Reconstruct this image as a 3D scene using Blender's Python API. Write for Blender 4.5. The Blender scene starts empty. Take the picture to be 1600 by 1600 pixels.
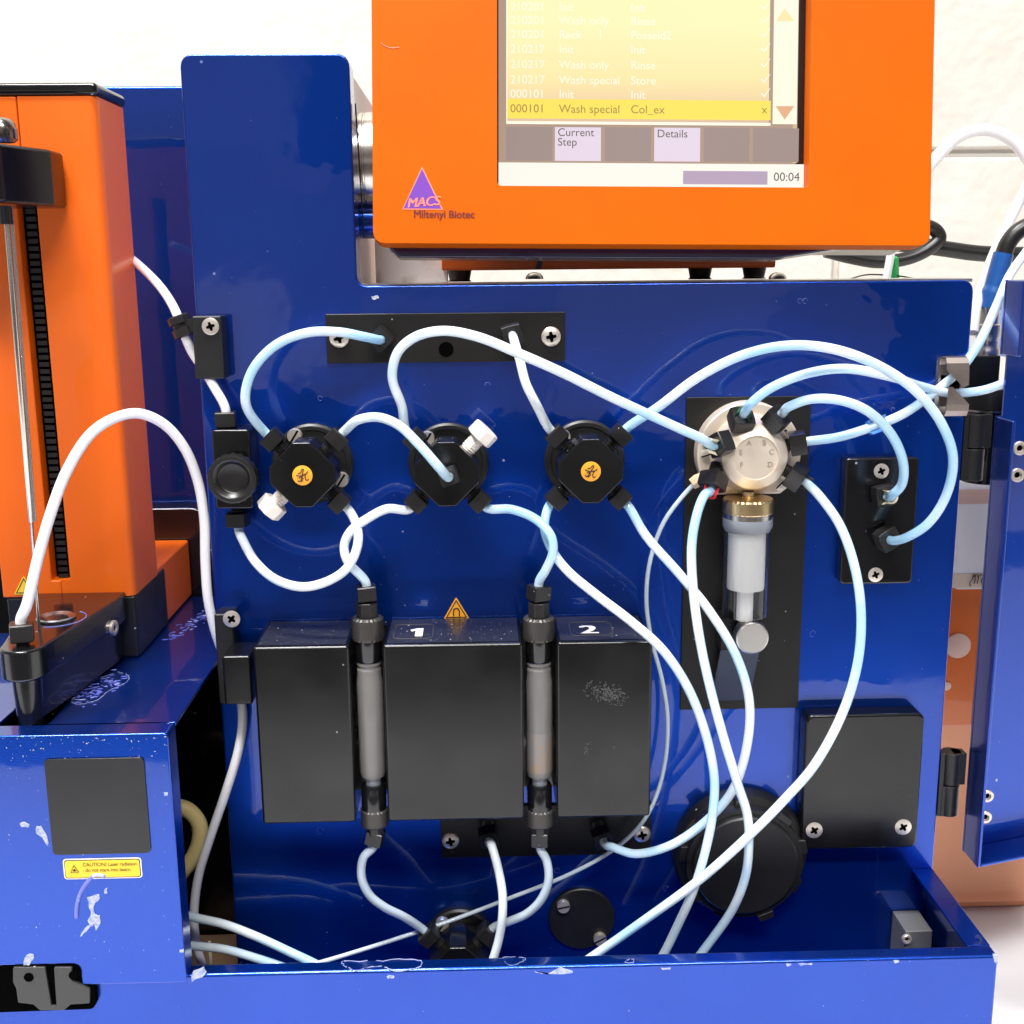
import bpy, bmesh, math, random
from mathutils import Vector as V, Matrix, noise
random.seed(7)
sc = bpy.context.scene
COL = sc.collection
R = math.radians
PI = math.pi

# ------------------------------------------------------------------ camera
F_PX, DIST = 1815.0, 0.45
p_, y_, r_ = R(11.8), R(1.42), R(-0.547)
FW = V((math.sin(y_)*math.cos(p_), math.cos(y_)*math.cos(p_), -math.sin(p_)))
rt = FW.cross(V((0, 0, 1))).normalized(); up = rt.cross(FW)
RT = math.cos(r_)*rt + math.sin(r_)*up
UP = -math.sin(r_)*rt + math.cos(r_)*up
CAM = -DIST*FW
cd = bpy.data.cameras.new('camera'); cam = bpy.data.objects.new('camera', cd); COL.objects.link(cam)
cd.sensor_width = 36; cd.lens = F_PX/1600*36; cd.clip_start = .01; cd.clip_end = 50
m = Matrix((RT, UP, -FW)).transposed().to_4x4(); m.translation = CAM
cam.matrix_world = m
sc.camera = cam

# ------------------------------------------------------------------ world, lamps, exposure
w = bpy.data.worlds.new('World'); sc.world = w; w.use_nodes = True
nt = w.node_tree; nt.nodes.clear()
def wn(t, **k):
    n = nt.nodes.new(t)
    for a, b in k.items(): setattr(n, a, b)
    return n
out = wn('ShaderNodeOutputWorld'); bg = wn('ShaderNodeBackground'); tc = wn('ShaderNodeTexCoord')
mp = wn('ShaderNodeMapping'); mp.inputs['Scale'].default_value = (1, 1, 1.6)
vo = wn('ShaderNodeTexVoronoi'); vo.inputs['Scale'].default_value = 5.5; vo.distance = 'CHEBYCHEV'
cr = wn('ShaderNodeValToRGB')
e = cr.color_ramp.elements
e[0].position = .0; e[0].color = (.04, .035, .04, 1); e[1].position = 1; e[1].color = (2.8, 2.6, 2.7, 1)
k = e.new(.5); k.color = (.10, .09, .10, 1); k = e.new(.56); k.color = (.75, .68, .72, 1); k = e.new(.82); k.color = (1.1, 1.0, 1.0, 1)
L = nt.links.new
L(tc.outputs['Generated'], mp.inputs[0]); L(mp.outputs[0], vo.inputs['Vector'])
sp = wn('ShaderNodeSeparateColor'); L(vo.outputs['Color'], sp.inputs[0]); L(sp.outputs[0], cr.inputs[0])
L(cr.outputs[0], bg.inputs[0]); bg.inputs[1].default_value = .45; L(bg.outputs[0], out.inputs[0])

def area(name, loc, sx, sy, power, rot=(0, 0, 0), col=(1, .99, .985)):
    l = bpy.data.lights.new(name, 'AREA'); l.shape = 'RECTANGLE'; l.size = sx; l.size_y = sy; l.energy = power; l.color = col
    o = bpy.data.objects.new(name, l); COL.objects.link(o); o.location = loc; o.rotation_euler = rot
    return o
area('ceiling_light', (-.45, -.40, 1.75), .7, .2, 60)
area('ceiling_light', (.1, -1.5, 1.75), 1.2, .3, 70)
sc.view_settings.view_transform = 'Standard'; sc.view_settings.look = 'None'
sc.view_settings.exposure = 0.0; sc.view_settings.gamma = 1
sc.cycles.use_denoising = True
sc.cycles.max_bounces = 10

# ------------------------------------------------------------------ placing helpers
def ray(x, y): return FW + RT*((x-800)/F_PX) - UP*((y-800)/F_PX)
def at(x, y, Y=None, Z=None, X=None):
    d = ray(x, y)
    if Y is not None: t = (Y-CAM.y)/d.y
    elif Z is not None: t = (Z-CAM.z)/d.z
    else: t = (X-CAM.x)/d.x
    return CAM + d*t
def onplane(x, y, O, N):
    d = ray(x, y); return CAM + d*((O-CAM).dot(N)/d.dot(N))

# ------------------------------------------------------------------ materials
def mat(name, col, rough=.5, metal=0, coat=0, spec=.5, **kw):
    m = bpy.data.materials.new(name); m.use_nodes = True
    n = m.node_tree; b = n.nodes['Principled BSDF']
    b.inputs['Base Color'].default_value = (*col, 1); b.inputs['Roughness'].default_value = rough
    b.inputs['Metallic'].default_value = metal; b.inputs['Coat Weight'].default_value = coat
    b.inputs['Coat Roughness'].default_value = kw.get('coatr', .03); b.inputs['Specular IOR Level'].default_value = spec
    if 'trans' in kw: b.inputs['Transmission Weight'].default_value = kw['trans']
    if 'ior' in kw: b.inputs['IOR'].default_value = kw['ior']
    if 'sss' in kw:
        b.inputs['Subsurface Weight'].default_value = kw['sss']; b.inputs['Subsurface Scale'].default_value = .003
        b.inputs['Subsurface Radius'].default_value = (1, 1, 1)
    if 'emit' in kw:
        b.inputs['Emission Color'].default_value = (*kw['emit'], 1); b.inputs['Emission Strength'].default_value = kw.get('es', 1)
    def nd(t, **k):
        q = n.nodes.new(t)
        for a, c in k.items(): setattr(q, a, c)
        return q
    co = nd('ShaderNodeTexCoord').outputs['Object'] if True else None
    geo = nd('ShaderNodeNewGeometry').outputs['Position']
    src = geo
    if 'specks' in kw:      # dried salt and dust specks: (scale, amount, colour)
        for (s, thr, c2) in kw['specks']:
            vv = nd('ShaderNodeTexVoronoi'); vv.inputs['Scale'].default_value = s
            n.links.new(src, vv.inputs['Vector'])
            sep = nd('ShaderNodeSeparateColor'); n.links.new(vv.outputs['Color'], sep.inputs[0])
            # radius varies per cell, only some cells carry a speck
            mr = nd('ShaderNodeMapRange'); mr.inputs[1].default_value = 1-thr; mr.inputs[2].default_value = 1
            mr.inputs[3].default_value = 0; mr.inputs[4].default_value = .22
            n.links.new(sep.outputs[0], mr.inputs[0])
            sb = nd('ShaderNodeMath', operation='SUBTRACT'); n.links.new(mr.outputs[0], sb.inputs[0]); n.links.new(vv.outputs['Distance'], sb.inputs[1])
            mm = nd('ShaderNodeMath', operation='MULTIPLY'); mm.inputs[1].default_value = 14; mm.use_clamp = True; n.links.new(sb.outputs[0], mm.inputs[0])
            mx = nd('ShaderNodeMix', data_type='RGBA'); n.links.new(mm.outputs[0], mx.inputs[0])
            prev = b.inputs['Base Color']
            if prev.is_linked: n.links.new(prev.links[0].from_socket, mx.inputs[6])
            else: mx.inputs[6].default_value = prev.default_value
            mx.inputs[7].default_value = (*c2, 1)
            n.links.new(mx.outputs[2], prev)
            if metal > 0:
                pm = b.inputs['Metallic']; mu = nd('ShaderNodeMath', operation='MULTIPLY')
                iv = nd('ShaderNodeMath', operation='SUBTRACT'); iv.inputs[0].default_value = 1; n.links.new(mm.outputs[0], iv.inputs[1])
                n.links.new(iv.outputs[0], mu.inputs[0])
                if pm.is_linked: n.links.new(pm.links[0].from_socket, mu.inputs[1])
                else: mu.inputs[1].default_value = metal
                n.links.new(mu.outputs[0], pm)
    if 'mottle' in kw:      # (scale, second colour, low, high)
        s, c2, lo, hi = kw['mottle']
        nn = nd('ShaderNodeTexNoise'); nn.inputs['Scale'].default_value = s; nn.inputs['Detail'].default_value = 4
        n.links.new(src, nn.inputs['Vector'])
        mr = nd('ShaderNodeMapRange'); mr.inputs[1].default_value = lo; mr.inputs[2].default_value = hi; n.links.new(nn.outputs[0], mr.inputs[0])
        mx = nd('ShaderNodeMix', data_type='RGBA'); n.links.new(mr.outputs[0], mx.inputs[0])
        prev = b.inputs['Base Color']
        if prev.is_linked: n.links.new(prev.links[0].from_socket, mx.inputs[6])
        else: mx.inputs[6].default_value = prev.default_value
        mx.inputs[7].default_value = (*c2, 1); n.links.new(mx.outputs[2], prev)
    if 'rnoise' in kw:
        s, a, c2 = kw['rnoise']
        nn = nd('ShaderNodeTexNoise'); nn.inputs['Scale'].default_value = s; nn.inputs['Detail'].default_value = 5
        n.links.new(src, nn.inputs['Vector'])
        mr = nd('ShaderNodeMapRange'); mr.inputs[1].default_value = .3; mr.inputs[2].default_value = .7
        mr.inputs[3].default_value = a; mr.inputs[4].default_value = c2; n.links.new(nn.outputs[0], mr.inputs[0])
        n.links.new(mr.outputs[0], b.inputs['Roughness'])
    if 'crn' in kw:
        s, a, c2 = kw['crn']
        nn = nd('ShaderNodeTexNoise'); nn.inputs['Scale'].default_value = s; nn.inputs['Detail'].default_value = 6; nn.inputs['Distortion'].default_value = 1.2
        n.links.new(src, nn.inputs['Vector'])
        mr = nd('ShaderNodeMapRange'); mr.inputs[1].default_value = .42; mr.inputs[2].default_value = .72
        mr.inputs[3].default_value = a; mr.inputs[4].default_value = c2; n.links.new(nn.outputs[0], mr.inputs[0])
        n.links.new(mr.outputs[0], b.inputs['Coat Roughness'])
    bumps = kw.get('bump', [])
    prevn = None
    for (s, strength, dist, stretch) in bumps:
        nn = nd('ShaderNodeTexNoise'); nn.inputs['Scale'].default_value = s; nn.inputs['Detail'].default_value = 2
        ma = nd('ShaderNodeMapping'); ma.inputs['Scale'].default_value = stretch; n.links.new(src, ma.inputs[0]); n.links.new(ma.outputs[0], nn.inputs['Vector'])
        bp = nd('ShaderNodeBump'); bp.inputs['Strength'].default_value = strength; bp.inputs['Distance'].default_value = dist
        n.links.new(nn.outputs[0], bp.inputs['Height'])
        if prevn: n.links.new(prevn, bp.inputs['Normal'])
        prevn = bp.outputs[0]
    if prevn:
        n.links.new(prevn, b.inputs['Normal'])
        if coat and kw.get('coatbump') is not None:
            s, strength, dist = kw['coatbump']
            nn = nd('ShaderNodeTexNoise'); nn.inputs['Scale'].default_value = s; n.links.new(src, nn.inputs['Vector'])
            bp = nd('ShaderNodeBump'); bp.inputs['Strength'].default_value = strength; bp.inputs['Distance'].default_value = dist
            n.links.new(nn.outputs[0], bp.inputs['Height']); n.links.new(bp.outputs[0], b.inputs['Coat Normal'])
    return m

ONE = (1, 1, 1)
WH = (.75, .78, .85)
M = {}
M['blue'] = mat('blue_metallic_paint', (.001, .052, .41), .28, .84, .85, crn=(18, .008, .09), bump=[(1900, .35, .0002, ONE)], coatbump=(55, .05, .002),
                specks=[(330, .012, (.40, .45, .6)), (1100, .018, (.45, .5, .65))], mottle=(30, (.001, .046, .38), .35, .7))
M['bluedirty'] = mat('salt_flecked_blue_paint', (.001, .052, .41), .28, .84, .85, crn=(18, .008, .09), bump=[(1900, .35, .0002, ONE)], coatbump=(55, .05, .002),
                specks=[(330, .015, (.4, .45, .62)), (700, .03, (.4, .45, .62)), (1500, .06, (.5, .55, .7))])
M['orange'] = mat('orange_paint', (.82, .135, .002), .42, 0, .2, bump=[(3000, .05, .0001, ONE)], coatbump=(60, .04, .002), mottle=(25, (.86, .13, .003), .4, .7),
                specks=[(240, .03, (.95, .5, .3))])
M['orangem'] = mat('monitor_orange_paint', (.56, .098, .0), .5, 0, 0, spec=.1, bump=[(3000, .05, .0001, ONE)], mottle=(25, (.58, .108, .0), .4, .7))
M['screw'] = mat('zinc_plated_steel', (.72, .66, .58), .34, .7)
M['black'] = mat('black_anodised', (.009, .0088, .0085), .42, 0, 0, specks=[(420, .06, (.35, .37, .42))], rnoise=(60, .36, .5), bump=[(2500, .08, .0001, ONE)])
M['brush'] = mat('brushed_black_aluminium', (.012, .011, .010), .4, .3, 0, bump=[(700, .25, .0001, (.05, 1, 3))], specks=[(500, .03, (.4, .4, .42))])
M['brushv'] = mat('brushed_black_aluminium_upright', (.010, .0095, .009), .42, .3, 0, bump=[(700, .25, .0001, (3, 1, .05))], specks=[(500, .04, (.4, .4, .42))])
M['gloss'] = mat('glossy_black_plastic', (.006, .006, .007), .18, 0, .3, specks=[(380, .05, (.4, .42, .45))], coatbump=None)
M['satin'] = mat('satin_black_coating', (.0045, .0045, .0045), .22, 0, 0, specks=[(300, .04, (.25, .26, .28))], bump=[(1800, .06, .0001, ONE)], rnoise=(45, .17, .28))
M['salted'] = mat('salt_dusted_black_coating', (.02, .02, .022), .3, 0, .3, coatr=.12, specks=[(420, .35, (.5, .53, .6)), (800, .5, (.5, .55, .6)), (1600, .5, (.4, .45, .5))])
M['nut'] = mat('black_nylon', (.012, .0115, .011), .34, 0, 0, bump=[(1500, .12, .0001, ONE)], specks=[(700, .05, (.4, .4, .42))])
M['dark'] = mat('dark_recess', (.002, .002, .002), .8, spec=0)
M['steel'] = mat('stainless_steel', (.62, .58, .52), .24, 1)
M['bsteel'] = mat('brushed_steel', (.66, .64, .6), .38, 1, bump=[(900, .2, .0001, (.1, 1, 1))])
M['nickel'] = mat('bead_blasted_nickel', (.74, .64, .52), .42, .45, bump=[(2500, .08, .0001, ONE)])
M['brass'] = mat('brass', (.75, .56, .30), .3, 1)
M['knurl'] = mat('knurled_black_metal', (.07, .066, .062), .4, .5)
M['tube'] = mat('white_fluoropolymer_tubing', (.78, .86, .90), .2, 0, .5, sss=.35, mottle=(20, (.40, .68, .90), .44, .60))
M['tubeg'] = mat('greyish_translucent_tubing', (.52, .60, .66), .22, 0, .3, sss=.25, mottle=(30, (.46, .56, .66), .4, .65))
M['tubew'] = mat('opaque_white_tubing', (.86, .85, .86), .25, 0, .3, sss=.3)
M['white'] = mat('white_plastic', (.86, .80, .73), .35, sss=.2)
M['piston'] = mat('cream_piston_plastic', (.97, .94, .87), .3)
M['glass'] = mat('clear_glass', (.93, .95, .98), .02, trans=1, ior=1.35)
M['frost'] = mat('frosted_clear_plastic', (.33, .32, .31), .22, 0, .3, trans=.5, ior=1.25)
M['clearband'] = mat('clear_bluish_plastic', (.55, .6, .68), .12, trans=.6, ior=1.35)
M['wall'] = mat('cream_painted_block', (.66, .625, .55), .6, bump=[(40, .5, .004, ONE), (160, .3, .001, ONE)], mottle=(14, (.69, .665, .61), .4, .7))
M['bench'] = mat('white_bench_laminate', (.80, .80, .815), .35, mottle=(6, (.78, .77, .77), .4, .7))
M['body'] = mat('bare_light_grey_metal', (.74, .72, .70), .45, mottle=(60, (.50, .46, .42), .62, .75))
M['yellow'] = mat('yellow_label', (.90, .60, .03), .4)
M['amber'] = mat('amber_label', (.88, .38, .03), .4)
M['ink'] = mat('black_ink', (.01, .01, .01), .6)
M['chip'] = mat('bare_primer_and_salt', (.46, .48, .55), .8, bump=[(900, .9, .0006, ONE)], mottle=(700, (.25, .33, .62), .48, .6))
M['drip'] = mat('dried_drip_edge', (.34, .38, .62), .6)
M['smear'] = mat('dried_salt_film', (.16, .19, .62), .55, bump=[(700, .5, .0003, ONE)], mottle=(260, (.5, .55, .85), .54, .64))
M['bluew'] = mat('blue_shrink_wrap', (.015, .10, .36), .3, 0, .3, mottle=(60, (.05, .18, .45), .45, .7))
M['cable'] = mat('black_cable', (.012, .012, .011), .35)
M['green'] = mat('green_plastic', (.0, .33, .07), .4)
M['red'] = mat('red_clip_plastic', (.80, .04, .04), .35, trans=.1)
M['cgreen'] = mat('dark_green_clip_plastic', (.01, .10, .05), .35)
M['cblue'] = mat('blue_clip_plastic', (.10, .30, .75), .3, trans=.1)
M['cream'] = mat('cream_clip_plastic', (.85, .77, .58), .4)
M['beige'] = mat('beige_ferrule_plastic', (.75, .58, .36), .4)
M['hose'] = mat('yellow_silicone_hose', (.95, .74, .32), .4, sss=.2)
M['rack'] = mat('burnt_orange_plastic', (.70, .15, .015), .35, 0, .4, coatbump=None)
M['rackl'] = mat('peach_plastic', (.90, .40, .22), .5)
M['paper'] = mat('white_paper', (.92, .91, .90), .6)
M['pinkp'] = mat('pale_pink_tape', (.78, .52, .42), .5)
M['card'] = mat('brown_cardboard', (.28, .17, .10), .8)
M['purple'] = mat('violet_print', (.16, .035, .36), .45)
M['pinkt'] = mat('pink_print', (.90, .25, .16), .45)
M['maroon'] = mat('dark_red_print', (.13, .004, .004), .5)
M['navy'] = mat('gloss_navy_plastic', (.012, .010, .05), .15, 0, .5, coatbump=None)
M['letter'] = mat('raised_metal_letters', (.74, .66, .54), .3, .9)
M['spring'] = mat('brown_spring_steel', (.40, .34, .30), .34, .9, mottle=(90, (.30, .22, .18), .5, .7))
M['petri'] = mat('blue_rimmed_clear_dish', (.35, .45, .8), .1, trans=.7, ior=1.3)
M['scuff'] = mat('grey_scuff', (.075, .075, .075), .6, bump=[(900, .5, .0003, ONE)])
def emat(name, col, s=1.0):
    return mat(name, (.02, .02, .02), .12, 0, 0, emit=col, es=s)

# ------------------------------------------------------------------ mesh helpers
class B:
    def __init__(s): s.bm = bmesh.new(); s.mi = 0
    def face(s, vs):
        try: f = s.bm.faces.new(vs); f.material_index = s.mi; return f
        except ValueError: return None
    def v(s, p): return s.bm.verts.new(p)
    def box(s, x0, x1, y0, y1, z0, z1):
        c = [s.v((x, y, z)) for x in (x0, x1) for y in (y0, y1) for z in (z0, z1)]
        for q in ((0, 1, 3, 2), (4, 6, 7, 5), (0, 4, 5, 1), (2, 3, 7, 6), (0, 2, 6, 4), (1, 5, 7, 3)): s.face([c[i] for i in q])
        return s
    def prism(s, pts, a, b):
        """pts: list of V on one end, b-a offset vectors"""
        lo = [s.v(V(p)+a) for p in pts]; hi = [s.v(V(p)+b) for p in pts]; n = len(pts)
        s.face(lo[::-1]); s.face(hi)
        for i in range(n): s.face([lo[i], lo[(i+1) % n], hi[(i+1) % n], hi[i]])
        return s
    def pxz(s, pts, y0, y1):     # outline in X,Z extruded along Y
        return s.prism([V((p[0], 0, p[1])) for p in pts], V((0, y0, 0)), V((0, y1, 0)))
    def pxy(s, pts, z0, z1):
        return s.prism([V((p[0], p[1], 0)) for p in pts], V((0, 0, z0)), V((0, 0, z1)))
    def lathe(s, prof, O, A, n=32, knurl=None):
        A = V(A).normalized(); t = V((0, 0, 1)) if abs(A.z) < .9 else V((1, 0, 0))
        U = t.cross(A).normalized(); W = A.cross(U)
        rings = []
        for i, (r, h) in enumerate(prof):
            ring = []
            if r < 1e-7: ring = [s.v(V(O)+A*h)]
            else:
                for j in range(n):
                    a = 2*PI*j/n; rr = r
                    if knurl and knurl[0] <= i <= knurl[1]: rr = r*(1+(knurl[2] if (j+i) % 2 else 0))
                    ring.append(s.v(V(O)+A*h+(U*math.cos(a)+W*math.sin(a))*rr))
            rings.append(ring)
        for a, b in zip(rings, rings[1:]):
            if len(a) == 1 and len(b) == 1: continue
            for j in range(n):
                k = (j+1) % n
                if len(a) == 1: s.face([a[0], b[k], b[j]])
                elif len(b) == 1: s.face([a[j], a[k], b[0]])
                else: s.face([a[j], a[k], b[k], b[j]])
        if len(rings[0]) > 1: s.face(rings[0][::-1])
        if len(rings[-1]) > 1: s.face(rings[-1])
        return s
    def sweep(s, P, r, n=14):
        P = [V(p) for p in P]; rs = r if isinstance(r, list) else [r]*len(P)
        T = [(P[min(i+1, len(P)-1)]-P[max(i-1, 0)]).normalized() for i in range(len(P))]
        t = V((0, 0, 1)) if abs(T[0].z) < .9 else V((1, 0, 0))
        U = T[0].cross(t).normalized(); prev = None; first = None
        for i, p in enumerate(P):
            U = (U-T[i]*U.dot(T[i])).normalized(); W = T[i].cross(U)
            ring = [s.v(p+(U*math.cos(2*PI*j/n)+W*math.sin(2*PI*j/n))*rs[i]) for j in range(n)]
            if prev:
                for j in range(n): s.face([prev[j], prev[(j+1) % n], ring[(j+1) % n], ring[j]])
            else: first = ring
            prev = ring
        s.face(first[::-1]); s.face(prev)
        return s
WLOC = {}
def mk(name, b, mats, parent=None, bev=0, seg=3, ang=35, label=None, kind=None):
    bm = b.bm
    bmesh.ops.recalc_face_normals(bm, faces=bm.faces)
    co = [v.co for v in bm.verts]
    c = V(((min(p.x for p in co)+max(p.x for p in co))/2, (min(p.y for p in co)+max(p.y for p in co))/2, (min(p.z for p in co)+max(p.z for p in co))/2))
    for v in bm.verts: v.co -= c
    for e in bm.edges:
        e.smooth = not (len(e.link_faces) == 2 and e.calc_face_angle(0) > R(ang)) if not bev else True
    for f in bm.faces: f.smooth = True
    me = bpy.data.meshes.new(name); bm.to_mesh(me); bm.free()
    for q in (mats if isinstance(mats, (list, tuple)) else [mats]): me.materials.append(M[q] if isinstance(q, str) else q)
    o = bpy.data.objects.new(name, me); COL.objects.link(o)
    if bev:
        md = o.modifiers.new('bevel', 'BEVEL'); md.width = bev; md.segments = seg; md.limit_method = 'ANGLE'; md.angle_limit = R(ang)
        md.harden_normals = True
    WLOC[o.name] = c
    if parent is not None:
        o.parent = parent; o.location = c-WLOC[parent.name]
    else: o.location = c
    if label: o['label'] = label
    if kind: o['kind'] = kind
    return o
def thing(name, label, cat, loc, group=None):
    o = bpy.data.objects.new(name, None); COL.objects.link(o); o.location = loc; o.empty_display_size = .01
    o['label'] = label; o['category'] = cat
    if group: o['group'] = group
    WLOC[o.name] = V(loc); return o
def tag(o, label, cat, group=None):
    o['label'] = label; o['category'] = cat
    if group: o['group'] = group
    return o
def rrect(x0, x1, z0, z1, r, n=5):
    P = []
    for cx, cz, a0 in ((x1-r, z1-r, 0), (x0+r, z1-r, 90), (x0+r, z0+r, 180), (x1-r, z0+r, 270)):
        for i in range(n+1):
            a = R(a0+90*i/n); P.append((cx+r*math.cos(a), cz+r*math.sin(a)))
    return P
def roundpoly(P, rs, n=6):
    """round the corners of a 2-D polygon; rs one radius per corner"""
    out = []; N = len(P)
    for i in range(N):
        p, a, b = V(P[i]), V(P[i-1]), V(P[(i+1) % N]); r = rs[i] if isinstance(rs, (list, tuple)) else rs
        if r <= 0: out.append(tuple(p)); continue
        u, v = (a-p).normalized(), (b-p).normalized(); th = u.angle(v); d = r/math.tan(th/2)
        A, Bq = p+u*d, p+v*d
        for k in range(n+1):
            t = k/n; q = A*(1-t)**2+p*2*t*(1-t)+Bq*t*t
            out.append(tuple(q))
    return out
def catmull(P, sub=9):
    P = [V(p) for p in P]; Q = [P[0]*2-P[1]]+P+[P[-1]*2-P[-2]]; out = []
    for i in range(1, len(Q)-2):
        p0, p1, p2, p3 = Q[i-1:i+3]
        d = lambda a, b: max((a-b).length, 1e-6)**.5
        t0 = 0; t1 = t0+d(p0, p1); t2 = t1+d(p1, p2); t3 = t2+d(p2, p3)
        for k in range(sub):
            t = t1+(t2-t1)*k/sub
            A1 = p0*((t1-t)/(t1-t0))+p1*((t-t0)/(t1-t0)); A2 = p1*((t2-t)/(t2-t1))+p2*((t-t1)/(t2-t1)); A3 = p2*((t3-t)/(t3-t2))+p3*((t-t2)/(t3-t2))
            B1 = A1*((t2-t)/(t2-t0))+A2*((t-t0)/(t2-t0)); B2 = A2*((t3-t)/(t3-t1))+A3*((t-t1)/(t3-t1))
            out.append(B1*((t2-t)/(t2-t1))+B2*((t-t1)/(t2-t1)))
    out.append(P[-1]); return out
def text(b, s, O, U, W, size, align='LEFT', lift=0, shear=0, space=1):
    """flat lettering: O origin, U text direction, W text up"""
    cu = bpy.data.curves.new('t', 'FONT'); cu.body = s; cu.size = size; cu.align_x = align; cu.shear = shear; cu.space_character = space
    cu.resolution_u = 4
    o = bpy.data.objects.new('t', cu); COL.objects.link(o)
    dg = bpy.context.evaluated_depsgraph_get(); me = bpy.data.meshes.new_from_object(o.evaluated_get(dg))
    N = U.cross(W)
    vs = [b.v(O+U*q.co.x+W*q.co.y+N*lift) for q in me.vertices]
    for p in me.polygons: b.face([vs[i] for i in p.vertices])
    bpy.data.objects.remove(o); bpy.data.curves.remove(cu); bpy.data.meshes.remove(me)
    return b
XA, YA, ZA = V((1, 0, 0)), V((0, 1, 0)), V((0, 0, 1))

def screw(parent, p, r=.0034, kind='phillips', N=(0, -1, 0), m='screw', rot=0, h=.0012, pan=False):
    """p: point on the surface the head sits on; N: outward"""
    N = V(N).normalized(); b = B(); p = V(p)
    if kind == 'hex':
        b.lathe([(r, 0), (r, h), (r*.92, h*1.15), (r*.55, h*1.15), (r*.52, h*.3), (0, h*.3)], p, N, 24)
    elif pan: b.lathe([(r, 0), (r*.97, h*.45), (r*.8, h*.9), (r*.5, h*1.15), (0, h*1.25)], p, N, 28)
    else: b.lathe([(r, 0), (r, h*.75), (r*.93, h), (0, h)], p, N, 28)
    t = ZA if abs(N.z) < .9 else YA
    U = t.cross(N).normalized(); W = N.cross(U)
    U, W = U*math.cos(rot)+W*math.sin(rot), W*math.cos(rot)-U*math.sin(rot)
    b.mi = 1; hh = h*(1.25 if pan else 1); hh = hh+.00006
    top = p+N*hh
    if kind == 'phillips':
        a, c = r*.52, r*.13
        pts = [(a, c), (c*1.5, c*1.5), (c, a), (-c, a), (-c*1.5, c*1.5), (-a, c), (-a, -c), (-c*1.5, -c*1.5), (-c, -a), (c, -a), (c*1.5, -c*1.5), (a, -c)]
        b.prism([top+U*x+W*y for x, y in pts], N*-.0004, V((0, 0, 0)))
    elif kind == 'slot':
        a, c = r*.93, r*.13
        b.prism([top+U*x+W*y for x, y in ((a, c), (-a, c), (-a, -c), (a, -c))], N*-.0004, V((0, 0, 0)))
    else:
        b.prism([p+N*(h*.32)+U*math.cos(R(60*i))*r*.45+W*math.sin(R(60*i))*r*.45 for i in range(6)], V((0, 0, 0)), N*.0001)
    return mk('screw', b, [m, 'dark'], parent)

def nut(parent, c, out, s=.0076, L=.0056, tl=.0045, rot=0, hole=.0021, m='nut', tr=.0026):
    """square flangeless nut; c centre of the body, out: the way the tube leaves, threads behind"""
    out = V(out).normalized(); b = B(); c = V(c)
    t = ZA if abs(out.z) < .9 else YA
    U = t.cross(out).normalized(); W = out.cross(U)
    U, W = U*math.cos(rot)+W*math.sin(rot), W*math.cos(rot)-U*math.sin(rot)
    n = 16; sq, ci = [], []
    for i in range(n):
        a = 2*PI*i/n; x, y = math.cos(a), math.sin(a); k = (s/2)/max(abs(x), abs(y))
        if i % 4 == 2: k *= .93
        sq.append((x*k, y*k)); ci.append((x*hole, y*hole))
    def loop(P, h, sc_=1): return [b.v(c+out*h+U*x*sc_+W*y*sc_) for x, y in P]
    Ls = [loop(sq, -L/2, .9), loop(sq, -L/2+.0004), loop(sq, L/2-.0004), loop(sq, L/2, .93), loop(ci, L/2), loop(ci, -L/2+.0012)]
    for a, d in zip(Ls, Ls[1:]):
        for j in range(n): b.face([a[j], a[(j+1) % n], d[(j+1) % n], d[j]])
    b.face(Ls[0][::-1]); b.face(Ls[-1])
    if tl > 0:
        prof = [(tr, 0)]; k = int(tl/.0009)
        for i in range(k): prof += [(tr*.82, -(i+.3)*tl/k), (tr, -(i+.65)*tl/k), (tr, -(i+.8)*tl/k)]
        prof += [(tr*.8, -tl)]
        b.lathe(prof, c-out*(L/2-.0001), out, 18)
    return mk('nut', b, m, parent, ang=30)

NUTG = 'translucent tubes plumbed across the blue panel'
def tube(label, pts, a=None, z=None, r=.00172, m='tube', clips=(), group=NUTG, nutkw=None, name='tube', cat='tube'):
    """pts: (px, py, mm in front of the panel). a / z: end fittings (centre, outward direction[, rot])"""
    P = [at(x, y, Y=-d/1000) for x, y, d in pts]
    if a:
        c, d = V(a[0]), V(a[1]).normalized(); P = [c-d*.001, c+d*.0042]+[q for q in P if (q-c).length > .0085]
    if z:
        c, d = V(z[0]), V(z[1]).normalized(); P = [q for q in P if (q-c).length > .0085]+[c+d*.0042, c-d*.001]
    path = catmull(P, 9)
    b = B(); b.sweep(path, r, 14)
    o = mk(name, b, m, None, ang=60); tag(o, label, cat, group)
    for q in (a, z):
        if q and not (len(q) > 3 and q[3] is False):
            kw = dict(nutkw or {}); kw['rot'] = q[2] if len(q) > 2 else 0
            if len(q) > 3 and isinstance(q[3], dict): kw.update(q[3])
            nut(o, q[0], q[1], **kw)
    for (frac, cm, ln, kind) in clips:
        i = int(frac*(len(path)-1)); p = path[i]; T = (path[min(i+2, len(path)-1)]-path[max(i-2, 0)]).normalized()
        N = (CAM-p); N = (N-T*N.dot(T)).normalized(); S = T.cross(N)
        cb = B(); prof = []
        for k in range(15):          # open C-shaped sleeve round the tube
            an = R(-30+240*k/14)+PI/3*0
            prof.append(N*-math.sin(an)*(r+.0008)+S*math.cos(an)*(r+.0008))
        inner = [q_*((r+.00008)/(r+.0008)) for q_ in prof[::-1]]
        ends = [prof[0]*1.25+N*.0009, prof[-1]*1.25+N*.0009]
        ring = [ends[0]]+prof+[ends[1]]+inner
        cb.prism([p+q_ for q_ in ring], -T*ln/2, T*ln/2)
        mk('tube_clip', cb, cm, o, ang=50)
    return o

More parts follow.
